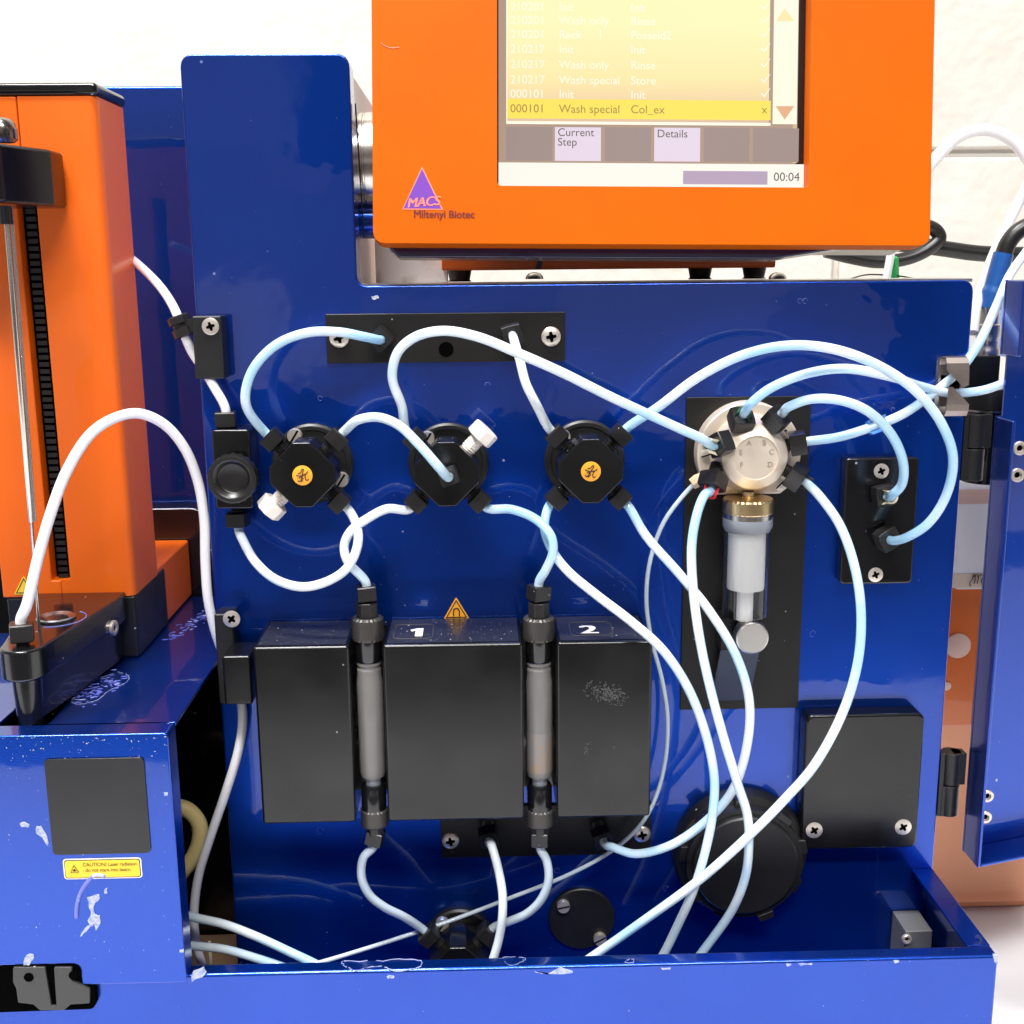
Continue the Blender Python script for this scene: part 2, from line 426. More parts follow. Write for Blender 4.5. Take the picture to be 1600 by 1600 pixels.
# ================================================================== SETTING
b = B(); b.box(-2.2, 2.2, .42, .52, -1.0, 2.4)
wall = mk('wall', b, 'wall', kind='structure')
# mortar joints of the painted block wall: raised block faces
zj = at(1530, 243, Y=.42).z
for r0 in range(-3, 4):
    b = B(); z0 = zj+r0*.2+.004; z1 = z0+.1945
    for c0 in range(-6, 6):
        x0 = c0*.4+(.2 if r0 % 2 else 0)+.05
        b.box(x0, x0+.3955, .4150, .4205, z0, z1)
    mk('wall', b, 'wall', kind='structure', bev=.003, seg=3)
ZB = -.23
b = B(); b.box(-1.6, 1.6, -.43, .4, ZB-.04, ZB)
mk('bench', b, 'bench', kind='structure', bev=.004)
b = B(); b.box(-4, 4, -5, 1, -1.0, -.95)
M['floor'] = mat('grey_floor_tiles', (.10, .095, .09), .4, mottle=(3, (.075, .07, .07), .4, .7))
mk('floor', b, 'floor', kind='structure')

# ================================================================== INSTRUMENT (housing and everything bolted to it)
INS = thing('laboratory_instrument', 'large glossy dark blue instrument with black valves and a front tray', 'instrument', (.03, .05, ZB))
XL, XM, XR = -.1168, -.0566, .1747
ZT, ZS = .168, .0866
# front panel: L outline with the clip notch
zn0, zn1 = at(1500, 557, Y=0).z, at(1500, 650, Y=0).z; xn = at(1463, 600, Y=0).x
out_ = [(XL, -.222), (XR, -.222), (XR, zn1), (xn, zn1), (xn, zn0), (XR, zn0), (XR, ZS), (XM, ZS), (XM, ZT), (XL, ZT)]
out_ = roundpoly(out_, [.001, .001, .002, .002, .002, .003, .005, .004, .005, .005])
b = B(); b.pxz(out_, 0, .014)
mk('front_panel', b, 'blue', INS, bev=.0030, seg=4, ang=50)
b = B(); b.box(XL+.006, XM-.0015, .0145, .16, ZS-.002, ZT-.003)
mk('column_casing', b, 'body', INS, bev=.001)
b = B(); b.box(XL+.006, XR-.004, .0145, .16, -.222, ZS-.0012)
mk('body_casing', b, 'body', INS, bev=.001)
b = B(); b.box(at(587, 430, Y=.075).x, at(700, 430, Y=.075).x, .075, .0765, ZS, .15)   # pale inner cover sheet with its seam
mk('cover_sheet', b, 'body', INS, bev=.0006)
b = B(); b.box(XM-.001, at(1510, 440, Y=.02).x, .0145, .06, ZS-.001, ZS+.0003)
mk('top_strip', b, 'bsteel', INS)
b = B()
mk('rear_panel', b.box(at(120, 133, Y=.122).x, XM-.02, .122, .17, -.15, at(220, 134, Y=.122).z), 'blue', INS, bev=.0015)
for px in (835, 1215):
    b = B(); b.lathe([(.0036, 0), (.0034, .0010), (.0024, .0021), (.001, .0026), (0, .0027)], at(px, 436, Y=.03), (0, 0, 1), 24)
    o = mk('rivet', b, 'steel', INS)
# black side plate beside the orange arm, with rounded corner
q0 = at(285, 794, Y=.106); q1 = at(322, 850, Y=.106)
pl = roundpoly([(-.30, -.222), (q1.x+.004, -.222), (q1.x+.004, q0.z), (-.30, q0.z)], [0, 0, .012, 0], 8)
b = B(); b.pxz(pl, .106, .120)
mk('side_plate', b, 'gloss', INS, bev=.0012)

b = B(); b.box(-.30, -.113, .056, .060, at(340, 1467, Y=.056).z, -.064); mk('inner_wall', b, 'gloss', INS)
# tray
ZR = -.1546
xt0, xt1 = -.30, .1745; yf = -.0636
b = B()      # front wall, top lip folded back, right wall
lip = .0068
b.prism([V((xt0, yf, -.225)), V((xt0, yf, ZR)), V((xt0, yf+lip, ZR)), V((xt0, yf+lip, ZR-.0042)), V((xt0, yf+.0044, ZR-.0044)), V((xt0, yf+.0044, -.225))], V((0, 0, 0)), V((xt1-xt0, 0, 0)))
mk('tray_front', b, 'blue', INS, bev=.0016, seg=5, ang=50)
b = B()
b.prism([V((xt1-.0002, yf+lip, -.225)), V((xt1-.0002, yf+lip, ZR-.0001)), V((xt1-.0088, yf+lip, ZR-.0001)), V((xt1-.0088, yf+lip, ZR-.0014)), V((xt1-.0018, yf+lip, ZR-.0014)), V((xt1-.0018, yf+lip, -.225))], V((0, .0001, 0)), V((0, -yf-lip-.0003, 0)))
mk('tray_side', b, 'blue', INS, bev=.0003)
b = B(); b.box(xt0+.002, xt1-.002, yf+.0018, -.0002, -.224, -.2225)
mk('tray_floor', b, 'blue', INS)
b = B(); b.box(at(1408, 1470, Y=-.012).x, at(1450, 1470, Y=-.012).x, -.016, -.0003, -.1985, at(1420, 1434, Y=-.006).z)
brk = mk('steel_bracket', b, mat('dull_cast_metal', (.16, .16, .16), .5, .4, bump=[(500, .3, .0003, ONE)]), INS, bev=.0004)
screw(brk, at(1412, 1466, Y=-.0161)+V((.001, 0, 0)), .002, 'hex')

# plates
def plate(name, p0, p1, th, m, rr=.0003, bev=.0003, y=0, parent=INS):
    a, c = at(*p0, Y=y-th), at(*p1, Y=y-th)
    b = B(); b.pxz(rrect(min(a.x, c.x), max(a.x, c.x), min(a.z, c.z), max(a.z, c.z), rr), y-th, y-.0001)
    return mk(name, b, m, parent, bev=bev, ang=50)
tp = plate('port_plate', (508, 491), (883, 564), .0016, 'brush')
for px, py in ((530, 528), (861, 526)): screw(tp, at(px, py, Y=-.0017), .0037, pan=True, rot=random.random())
b = B(); b.lathe([(.0028, 0), (.0028, .0001)], at(697, 546, Y=-.00166), (0, -1, 0), 24); mk('hole', b, 'dark', tp)
sp_ = plate('pump_plate', (1073, 621), (1247, 1106), .0012, 'brushv')
rb = plate('port_block', (1322, 716), (1425, 912), .0058, 'gloss', rr=.0018, bev=.0009)
for px, py in ((1377, 736), (1368, 898)): screw(rb, at(px, py, Y=-.0059), .0029, h=.0003, rot=.4)
cv = plate('cover_plate', (1260, 1118), (1432, 1325), .009, 'satin', rr=.0032, bev=.0012)
for px, py in ((1272, 1297), (1411, 1292)): screw(cv, at(px, py, Y=-.0091), .0034, h=.0004, rot=.6)
bp_ = plate('port_plate', (688, 1262), (1017, 1334), .0016, 'brush')
for px, py in ((704, 1313), (1003, 1303)): screw(bp_, at(px, py, Y=-.0017), .0036, pan=True, rot=.2)
c0 = at(909, 1437, Y=-.002)
b = B(); b.lathe([(.0138, 0), (.0138, .0014), (.0134, .0018), (0, .0018)], V((c0.x, 0, c0.z)), (0, -1, 0), 64)
rd = mk('round_cover', b, 'black', INS)
for px, py, rr in ((880, 1414, .2), (937, 1465, .5)): screw(rd, at(px, py, Y=-.0018), .0027, 'slot', rot=rr, h=.0022)

# large black screw cap at lower right
c1 = at(1155, 1330, Y=-.002); C1 = V((c1.x, 0, c1.z))
b = B(); b.lathe([(.0275, 0), (.0275, .004), (.0265, .0065), (.0238, .0075), (.0236, .0125), (.0215, .0125), (.0212, .0142), (.0205, .0148), (0, .0148)], C1, (0, -1, 0), 72)
cap = mk('screw_cap', b, 'black', INS)
for k in range(9):
    a = R(40*k+12); d = V((math.cos(a), 0, math.sin(a))); s_ = V((-d.z, 0, d.x))
    b = B(); p = C1+d*.0245
    b.prism([p+s_*.0030+d*.0018, p-s_*.0030+d*.0018, p-s_*.0035-d*.0012, p+s_*.0035-d*.0012], V((0, -.0062, 0)), V((0, -.0138 if k % 2 else -.010, 0)))
    mk('grip_tab', b, 'nut', cap, bev=.0004)
b = B(); b.lathe([(.0013, 0), (.0013, .0003), (.0008, .0003), (.0007, -.0001), (0, -.0001)], C1+V((0, -.0149, 0)), (0, -1, 0), 20); mk('centre_mark', b, 'black', cap)

# rotary valves
def valve(label, X, Z, plugs=(), emblem=None, rfl=.0153, bottom=False, scs=()):
    v = B(); O = V((X, 0, Z))
    v.lathe([(rfl, 0), (rfl, .0028), (rfl-.0008, .0036), (rfl-.0022, .0036), (rfl-.0024, .003), (.009, .003), (.009, .0125)], O, (0, -1, 0), 64)
    root = mk('valve', v, 'black', INS, ang=30, label=label)
    a, c = .0118, .0031
    oc = [(c, a), (a, c), (a, -c), (c, -a), (-c, -a), (-a, -c), (-a, c), (-c, a)]
    v = B(); v.pxz([(X+x, Z+z) for x, z in oc], -.028, -.0125)
    mk('valve_body', v, 'satin', root, bev=.0005)
    v = B(); v.pxz([(X+x*.8, Z+z*.8) for x, z in oc], -.0124, -.006)
    mk('valve_neck', v, 'black', root, bev=.0003)
    for ang, rad in scs:
        screw(root, O+V((math.cos(R(ang))*rad, -.0034, math.sin(R(ang))*rad)), .0028, 'slot', h=.0028, rot=1)
    if emblem is not None:
        v = B(); p = O+V((0, -.0281, 0)); v.lathe([(.0036, 0), (.0036, .0002), (.0034, .00028), (0, .00028)], p, (0, -1, 0), 40)
        em = mk('emblem', v, 'amber', root)
        v = B(); p = p+V((0, -.0004, 0))
        def st(P): v.sweep([p+V((x*math.cos(emblem)-z*math.sin(emblem), 0, x*math.sin(emblem)+z*math.cos(emblem)))*.0001 for x, z in P], .00017, 6)
        st(catmull([V((x, z, 0)) for x, z in ((-20, -16), (-12, -20), (-4, -8), (4, 12), (8, 22), (2, 22), (-4, 12), (-14, 10))], 5) and
           [(q.x, q.y) for q in catmull([V((x, z, 0)) for x, z in ((-20, -16), (-12, -20), (-4, -8), (4, 12), (8, 22), (2, 22), (-4, 12), (-14, 10))], 5)])
        st([(q.x, q.y) for q in catmull([V((x, z, 0)) for x, z in ((-22, 4), (-6, 0), (12, 4), (22, 12), (14, 4), (8, -8), (12, -20), (20, -16))], 5)])
        st([(q.x, q.y) for q in catmull([V((x, z, 0)) for x, z in ((-8, -22), (0, -12), (-6, -4), (-14, -8))], 5)])
        mk('emblem_mark', v, 'ink', root)
    for ang in plugs:
        d = V((math.cos(R(ang)), 0, math.sin(R(ang)))); p = O+V((0, -.0185, 0))+d*.0168
        v = B(); prof = [(.0048, .0046), (.0052, .0042), (.0052, -.0002), (.0048, -.0006), (.003, -.0006)]
        for i in range(6): prof += [(.0024, -.001-i*.001), (.0029, -.0014-i*.001), (.0029, -.0017-i*.001)]
        v.lathe(prof[:1]+prof[1:], p, d, 8)
        v.lathe([(.0029, .0)]+[(.0024 if i % 2 else .0029, -.0006-i*.0006) for i in range(11)], p, d, 20)
        mk('plug', v, 'white', root, ang=25)
    return root
VZ = .0204
V1, V2, V3 = V((-.0757, 0, VZ)), V((-.0241, 0, VZ-.0004)), V((.0279, 0, VZ))
valve('round valve at the left with an amber emblem and a white plug below it', V1.x, V1.z, plugs=(225,), emblem=.15, scs=((118, .0125), (-28, .0125)))
valve('middle valve with a tube nut on its face and a white plug above it', V2.x, V2.z, plugs=(45,), scs=((128, .0125),))
valve('right valve with an amber emblem and four black nuts', V3.x, V3.z, emblem=-.15, scs=((132, .0125),))
V4 = V((-.0236, 0, -.1795-.0012))
valve('lowest valve, half hidden behind the tray edge', V4.x, V4.z, rfl=.0136, scs=((130, .0108),))
def port(Vc, ang, rad=.0165, y=-.0182): return V((Vc.x+math.cos(R(ang))*rad, y, Vc.z+math.sin(R(ang))*rad)), V((math.cos(R(ang)), 0, math.sin(R(ang))))

# magnet block with three columns of metal, two slots
YM = -.0325
zt_, zb_ = at(620, 966, Y=0).z, at(600, 1285, Y=YM).z
xs = [at(394, 1010, Y=YM).x, at(545, 1010, Y=YM).x, at(597, 1010, Y=YM).x, at(817, 1010, Y=YM).x, at(870, 1010, Y=YM).x, at(1020, 1010, Y=YM).x]
MAG = INS
ztf = at(620, 1008, Y=YM).z
for i, (x0, x1) in enumerate(((xs[0], xs[1]), (xs[2], xs[3]), (xs[4], xs[5]))):
    b = B(); b.prism([V((x0, -.0003, zb_)), V((x0, YM, zb_)), V((x0, YM, ztf)), V((x0, -.0003, zt_))], V((0, 0, 0)), V((x1-x0, 0, 0)))
    mb = mk('magnet_block', b, 'satin', INS, bev=.0013, seg=4, label=('left magnet block, narrow and black', 'widest magnet block, between the two columns', 'right magnet block, scuffed on its face')[i])
    if i == 0: MB0 = mb
    if i == 1: MB1 = mb
    if i == 2: MB2 = mb
for x0, x1 in ((xs[1], xs[2]), (xs[3], xs[4])):
    b = B(); b.box(x0-.001, x1+.001, -.006, -.0004, zb_+.001, zt_-.001); mk('slot_back', b, 'gloss', INS)
# dust film on the sloping tops (a thin dusty skin of the block)
for x0, x1 in ((xs[0], xs[1]), (xs[2], xs[3]), (xs[4], xs[5])):
    b = B(); n_ = V((0, -(zt_-ztf), -YM)).normalized()
    o1 = V((0, -.0022, zt_+(ztf-zt_)*.0022/.0325)); o2 = V((0, YM+.002, ztf+(zt_-ztf)*.002/.0325))
    b.prism([V((x0+.0015, o1.y, o1.z)), V((x1-.0015, o1.y, o1.z)), V((x1-.0015, o2.y, o2.z)), V((x0+.0015, o2.y, o2.z))], V((0, 0, .00004)), V((0, 0, .00014)))
    mk('dust_film', b, 'salted', (MB0, MB1, MB2)[0 if x0 == xs[0] else 1 if x0 == xs[2] else 2])
# numbers on the top
SL = V((0, -YM, zt_-ztf)).normalized()
def topP(px, py, lift=.0004):
    N = XA.cross(SL); return onplane(px, py, V((0, YM, ztf)), N)+N*lift
for s, px, py, blk, bx in (('1', 645, 996, MB1, (610, 678, 976, 999)), ('2', 921, 991, MB2, (889, 952, 972, 994))):
    b = B()
    if s == '1':
        b.prism([topP(px-5, py)+XA*u*.0066+SL*v_*.0094 for u, v_ in ((.30, 0), (.72, 0), (.72, 1), (.38, 1), (-.02, .80), (.08, .62), (.30, .72))], V((0, 0, 0)), V((0, 0, .00008)))
    for dx in (0, .0004, .0008, .0012) if s == '2' else (): text(b, s, topP(px-2, py)+XA*dx+V((0, 0, dx*.01)), XA, SL, .0135, 'CENTER')
    mk('number', b, mat('white_print', (.85, .85, .85), .5), blk)
    b = B(); a, c = topP(bx[0]+4, bx[3], 0), topP(bx[1], bx[2], 0)
    ln = (c-a).dot(SL); wd = (c-a).x; P = rrect(0, wd, 0, ln, .0022, 4); P = P+[P[0]]
    P = [V((a.x+x, 0, 0))+V((0, a.y, a.z))+SL*y+V((0, 0, .00022)) for x, y in P]
    b.sweep(P, .00011, 6)
    mk('number_frame', b, 'scuff', blk)
# scuffs on the right block
def blotch(name, parent, px, py, Y, m, n, rx, ry, sd, rot=0, th=.00012, N=None):
    rnd = random.Random(sd); b = B()
    for k in range(n):
        x, y = rnd.gauss(0, rx*.42), rnd.gauss(0, ry*.42)
        if abs(x) > rx or abs(y) > ry: continue
        X_, Y_ = x*math.cos(rot)-y*math.sin(rot), x*math.sin(rot)+y*math.cos(rot)
        c = at(px+X_, py+Y_, Y=Y); s = rnd.uniform(.00008, .00028); a0 = rnd.uniform(0, PI); l = rnd.uniform(1, 3.2)
        P = []
        for j in range(6):
            a = 2*PI*j/6; u, v_ = math.cos(a)*s*l*rnd.uniform(.7, 1.2), math.sin(a)*s*.55*rnd.uniform(.7, 1.2)
            P.append((c.x+u*math.cos(a0)-v_*math.sin(a0), c.z+u*math.sin(a0)+v_*math.cos(a0)))
        b.pxz(P, Y-th-k*2e-7, Y)
    return mk(name, b, m, parent)
blotch('scuff', MB2, 948, 1083, YM, 'scuff', 300, 36, 17, 3, .25)
blotch('scuff', MB2, 919, 1170, YM, 'scuff', 14, 7, 14, 5, .4)
# clips holding the tube: brackets at the left edge of the panel
def blk(name, p0, p1, y0, y1, m, parent, bev=.0007):
    a, c = at(*p0, Y=y1), at(*p1, Y=y1)
    b = B(); b.box(min(a.x, c.x), max(a.x, c.x), y1, y0, min(a.z, c.z), max(a.z, c.z))
    return mk(name, b, m, parent, bev=bev)
hb = blk('tube_bracket', (299, 494), (351, 592), -.0001, -.010, 'black', INS)
screw(hb, at(329, 510, Y=-.0101), .0031, h=.0004, rot=.3)
b = B(); p = at(284, 509, Y=-.006); b.lathe([(.0032, -.0042), (.0042, -.0038), (.0042, -.0008), (.0032, -.0006), (.0032, .0008), (.0042, .001), (.0042, .0035), (.003, .004)], p, V((-.35, 0, 1)), 10)
b.box(p.x, p.x+.006, -.0085, -.003, p.z-.002, p.z+.0025)
mk('grommet', b, 'nut', hb)
mbk = blk('magnet_bracket', (334, 960), (372, 1100), -.0001, -.010, 'black', INS)
screw(mbk, at(362, 967, Y=-.0101), .0033, h=.0004, rot=.9)
mb2 = blk('magnet_bracket', (346, 1026), (395, 1101), -.008, -.0255, 'satin', INS, .001)
# warning triangle
def tri(cx, cy, s, Y, parent, m1='amber', sym='magnet'):
    c = at(cx, cy, Y=Y); h = s*.88
    P = roundpoly([(c.x-s/2, c.z-h/2), (c.x+s/2, c.z-h/2), (c.x, c.z+h/2)], [s*.05]*3)
    b = B(); b.pxz(P, Y-.0002, Y); o = mk('warning_sticker', b, m1, parent)
    g = c+V((0, 0, -h*.16)); P = [(g.x+math.cos(R(a))*s*.47, g.z+math.sin(R(a))*s*.47) for a in (90, 210, 330)]
    b = B(); b.mi = 0
    Pi = [(g.x+math.cos(R(a))*s*.40, g.z+math.sin(R(a))*s*.40) for a in (90, 210, 330)]
    for i in range(3):
        j = (i+1) % 3; b.prism([V((P[i][0], 0, P[i][1])), V((P[j][0], 0, P[j][1])), V((Pi[j][0], 0, Pi[j][1])), V((Pi[i][0], 0, Pi[i][1]))], V((0, Y-.0003, 0)), V((0, Y-.00021, 0)))
    if sym == 'magnet':
        A = [V((g.x+math.cos(R(a))*s*.11, Y-.00035, g.z+s*.03+math.sin(R(a))*s*.11)) for a in range(0, 181, 15)]
        A = [A[0]+V((0, 0, -s*.19))]+A+[A[-1]+V((0, 0, -s*.19))]
        b.sweep(A, s*.022, 6)
    mk('warning_symbol', b, 'ink', parent); return o
tri(713, 950, .0104, -.0001, INS)

# pinch valve at the left edge
pv = plate('pinch_valve', (330, 672), (396, 795), .0150, 'satin', rr=.0012, bev=.0008)
k0 = at(364, 748, Y=-.0215); K0 = V((k0.x, -.015, k0.z))
b = B(); prof = [(.0066, 0), (.0066, .003), (.0092, .0034), (.0092, .0070), (.0088, .0084), (.0076, .0088), (.0066, .0084), (.0056, .0062), (.005, .0058), (0, .0058)]
b.lathe(prof, K0, (0, -1, 0), 40, knurl=(2, 3, -.07))
mk('knob', b, 'nut', pv, ang=50)

# syringe pump: nickel head with six ports
h0 = at(1168, 708, Y=-.006); H0 = V((h0.x, 0, h0.z)); hr = .0198
zf = at(1168, 772, Y=-.008).z-H0.z
P = [(math.cos(R(a))*hr, math.sin(R(a))*hr) for a in range(-28, 209, 6)]
P = [(x, z) for x, z in P if z > zf+.004]
P = [(P[0][0]-.0015, zf+.003), *P, (P[-1][0]+.0015, zf+.003), (-hr*.62, zf), (hr*.62, zf)]
b = B(); b.pxz([(H0.x+x, H0.z+z) for x, z in P], -.009, -.0012)
HEAD = mk('pump_head', b, 'nickel', INS, bev=.0008, ang=30)
b = B(); b.lathe([(.0150, 0), (.0148, .003), (.0122, .0088), (.0092, .0108), (.0086, .0112), (.0082, .0114), (.0081, .0108), (0, .0108)], H0+V((0, -.009, 0.0005)), (0, -1, 0), 64)
mk('port_hub', b, 'nickel', HEAD, ang=28)
b = B(); FC = H0+V((0, -.0199, .0005))
for s, a in zip('ABCDEF', (112, 66, 20, -26, -160, 158)):
    pass
for s, a in (('A', 118), ('B', 62), ('C', 18), ('D', -28), ('E', 162), ('F', 208)):
    q = FC+V((math.cos(R(a))*.0060, 0, math.sin(R(a))*.0060-.0008)); text(b, s, q+V((0, -.00005, 0)), XA, ZA, .0028, 'CENTER')
    bmv = None
mk('port_letter', b, 'letter', HEAD)
for px, py, rr in ((1134, 674, 1.2), (1103, 712, .3), (1134, 760, .8), (1218, 758, .8), (1222, 675, .4)): screw(HEAD, at(px, py, Y=-.0092), .0020, 'slot', h=.0002, rot=rr)
SX = at(1169, 800, Y=-.016).x; SY = -.0155
zc = lambda py, y=SY: at(1169, py, Y=y).z
# carriage, slide and thumb screw
b = B(); b.box(SX-.0082, SX+.0078, -.0125, -.0014, zc(1020), zc(968)); cr_ = mk('plunger_carriage', b, 'brushv', INS, bev=.0004)
b = B(); b.prism([V((SX-.0075, -.010, zc(1020))), V((SX+.0078, -.010, zc(1020))), V((SX+.0062, -.002, zc(1094, -.002))), V((SX-.0092, -.002, zc(1094, -.002)))], V((0, 0, 0)), V((0, .0007, 0)))
mk('slide', b, mat('blued_steel_slide', (.05, .06, .085), .35, .6), INS)
b = B(); tc_ = at(1176, 998, Y=-.0215)
b.lathe([(.0060, 0), (.0064, .0006), (.0064, .0018), (.0064, .003), (.0064, .0042), (.0064, .0054), (.0062, .0062), (.0056, .0066), (0, .0066)], V((tc_.x, -.0148, tc_.z)), (0, -1, 0), 44, knurl=(1, 5, -.08))
b.lathe([(.003, 0), (.003, .003)], V((tc_.x, -.0122, tc_.z)), (0, -1, 0), 20)
mk('thumb_screw', b, 'bsteel', cr_, ang=3)

# spring clips at the notch
def clip(px, py, flip):
    s = -1 if flip else 1
    a = at(px, py, Y=-.006)
    b = B(); w0 = .0085
    # strip bent over the panel edge: back leg, curved top, pointed front flap
    prof = [(-.0005, -.012), (-.0005, 0), (-.0012, .0022), (-.0035, .0034), (-.0065, .003), (-.0078, .001), (-.0082, -.0015)]
    for i in range(len(prof)-1):
        (y0, z0), (y1, z1) = prof[i], prof[i+1]
        b.prism([V((a.x-w0*.5, y0, a.z+s*z0)), V((a.x+w0*.5, y0, a.z+s*z0)), V((a.x+w0*.5, y1, a.z+s*z1)), V((a.x-w0*.5, y1, a.z+s*z1))], V((0, 0, 0)), V((0, -.0005, 0)))
    y1, z1 = prof[-1]
    b.prism([V((a.x-w0*.5, y1, a.z+s*z1)), V((a.x+w0*.5, y1, a.z+s*z1)), V((a.x+w0*.5, y1-.0006, a.z+s*(z1-.0056))), V((a.x+w0*.28, y1-.0006, a.z+s*(z1-.0064)))] if not flip else
            [V((a.x-w0*.5, y1, a.z+s*z1)), V((a.x+w0*.5, y1, a.z+s*z1)), V((a.x-w0*.3, y1-.0006, a.z+s*(z1-.0066))), V((a.x-w0*.5, y1-.0006, a.z+s*(z1-.0066)))], V((0, 0, 0)), V((0, -.0005, 0)))
    return mk('spring_clip', b, 'spring', INS, ang=25, label='upper spring clip, folded over a tube' if not flip else 'lower spring clip, pointing upwards')
clip(1493, 571, False); clip(1492, 637, True)

# chips and salt marks on the tray edge
def chip(parent, pts, Y=None, Z=None, m='chip', th=.00015, name='paint_chip', sub=2):
    P = [at(x, y, Y=Y, Z=Z) for x, y in pts]
    Q = []
    rnd = random.Random(int(pts[0][0]*7+pts[0][1]))
    for i in range(len(P)):
        a, c = P[i], P[(i+1) % len(P)]; Q.append(a)
        d = c-a
        for k in range(1, sub+1):
            j = rnd.uniform(-.14, .14)*d.length
            nrm = V((-d.z, 0, d.x)).normalized() if Y is not None else V((-d.y, d.x, 0)).normalized()
            Q.append(a+d*(k/(sub+1))+nrm*j)
    b = B(); nn = V((0, -th, 0)) if Y is not None else V((0, 0, th))
    b.prism(Q, -nn.normalized()*(.0009 if Y is not None else 0), nn); return mk(name, b, m, parent)
for x, wdt in ((865, 60), (1040, 15), (1258, 22), (1232, 8), (610, 12), (1400, 9)):
    chip(INS, [(x-wdt/2, 1525.5-(x-600)*.031), (x+wdt/2, 1525-(x-600)*.031), (x+wdt/2, 1528-(x-600)*.031), (x-wdt/3, 1529-(x-600)*.031)], Y=yf)
chip(INS, [(302, 1518), (318, 1512), (322, 1520), (312, 1528), (300, 1534)], Y=yf)
chip(INS, [(1553, 1492), (1560, 1494), (1559, 1506), (1553, 1503)], Y=yf)
# outline of a dried drip on the tray lip
def zloop(parent, pts, Z, r=.0002, name='dried_drip', m='drip'):
    P = [V((q.x, q.y, Z+.00012)) for q in catmull([at(x, y, Z=Z) for x, y in pts+[pts[0]]], 5)]
    b = B(); rnd = random.Random(len(P)); P = [q+V((rnd.gauss(0, .00022), rnd.gauss(0, .00022), 0)) for q in P]; i = 0
    while i < len(P)-2:
        n_ = rnd.randint(2, 5); seg = P[i:i+n_+1]
        if len(seg) > 1: b.sweep(seg, [r*rnd.uniform(.3, 1) for _ in seg], 6)
        i += n_+(rnd.random() < .3)
    return mk(name, b, m, parent)
zloop(INS, [(536, 1502), (600, 1501), (650, 1500), (659, 1504), (655, 1511), (620, 1518), (600, 1511), (580, 1511), (552, 1518), (545, 1512), (537, 1510)], ZR)
zloop(INS, [(785, 1497), (800, 1495), (820, 1498), (810, 1506), (795, 1508)], ZR, .0001)
zloop(INS, [(978, 1501), (990, 1499), (988, 1504), (978, 1505)], ZR, .00015)

# small nicks near inner corner
chip(INS, [(580, 463), (590, 461), (592, 466), (583, 468)], Y=0, th=.0001)

rnd = random.Random(21)
for px, py, rr in ((762, 602, 1.0), (752, 1005, .01), (1270, 990, 1.1), (500, 1298, 1.3), (640, 1330, .9), (1040, 1388, 1.0), (1258, 470, .9), (870, 1360, 1.0), (500, 622, .8), (1395, 640, .7), (1250, 470, .8)):
    c = at(px, py, Y=0); P = []
    for k in range(17):
        a = 2*PI*k/16; q = .001*rr*(1+rnd.uniform(-.12, .12)); P.append(V((c.x+math.cos(a)*q, -.00004, c.z+math.sin(a)*q*1.1)))
    if rr > .1:
        b = B(); b.sweep(P[:rnd.randint(9, 17)], .00006, 5); mk('dried_drop', b, 'smear', INS)
# door on the right with its hinges
DO = V((.1864, 0, 0)); th_ = R(17); DU = V((math.cos(th_), math.sin(th_), 0)); DN = V((math.sin(th_), -math.cos(th_), 0)); DD = .0142
zb0 = at(1503, 1328, Y=0).z; zd1 = at(1555, 650, Y=0).z; zd2 = at(1575, 553, Y=.0).z; zd3 = at(1580, 437, Y=0).z
FL = (at(1525, 1356, X=.1864)-V((.1864, 0, 0))); FL.z = 0; DN = FL.normalized(); DD = FL.length
def dp(u, z, h): return DO+DU*u+DN*h+V((0, 0, z))
DOOR = None
b = B()
o_ = [(0, zb0), (.09, zb0), (.09, zd3), (0, zd3), (0, zd2), (.003, zd2), (.003, zd1), (0, zd1)]
b.prism([dp(u, z, .0012) for u, z in o_], V((0, 0, 0)), -DN*.0012)
DOOR = mk('door', b, 'blue', INS, ang=30)
b = B(); b.prism([dp(0, zb0, .0013), dp(.0016, zb0, .0013), dp(.0016, zd1, .0013), dp(0, zd1, .0013)], V((0, 0, 0)), DN*DD)
b.prism([dp(0, zd2, .0013), dp(.0016, zd2, .0013), dp(.0016, zd3, .0013), dp(0, zd3, .0013)], V((0, 0, 0)), DN*DD)
mk('door_flange', b, 'blue', DOOR, bev=.0006)
b = B(); b.prism([dp(.0017, zb0, .0013), dp(.09, zb0, .0013), dp(.09, zb0+.0016, .0013), dp(.0017, zb0+.0016, .0013)], V((0, 0, 0)), DN*DD)
mk('door_flange', b, 'blue', DOOR, bev=.0006)
b = B(); b.prism([dp(.0017, zd3-.0016, .0013), dp(.09, zd3-.0016, .0013), dp(.09, zd3, .0013), dp(.0017, zd3, .0013)], V((0, 0, 0)), DN*DD)
mk('door_flange', b, 'blue', DOOR, bev=.0006)
for px, py in ((1589, 700), (1585, 742), (1538, 1243), (1535, 1276)):
    q = onplane(px, py, dp(0, 0, .0013), DN); screw(DOOR, q+DU*.001, .0027, 'hex', N=DN, h=.0012)
def hinge(z0, z1, name='hinge'):
    b = B(); ht = z1-z0
    b.box(.1752, .1772, .001, .012, z0, z1)
    b.lathe([(.0042, 0), (.0042, ht*.48)], V((.1806, .004, z0)), ZA, 24)
    b.box(.1765, .1806, .0008, .0072, z0, z0+ht*.48)
    b.lathe([(.0042, ht*.5), (.0042, ht)], V((.1806, .004, z0)), ZA, 24)
    b.box(.1806, .1861, .0012, .0068, z0+ht*.5, z1)
    return mk(name, b, 'nut', INS, bev=.0003)
hinge(at(1480, 1277, Y=0).z, at(1480, 1180, Y=0).z)
hinge(at(1530, 752, Y=0).z, at(1530, 648, Y=0).z)

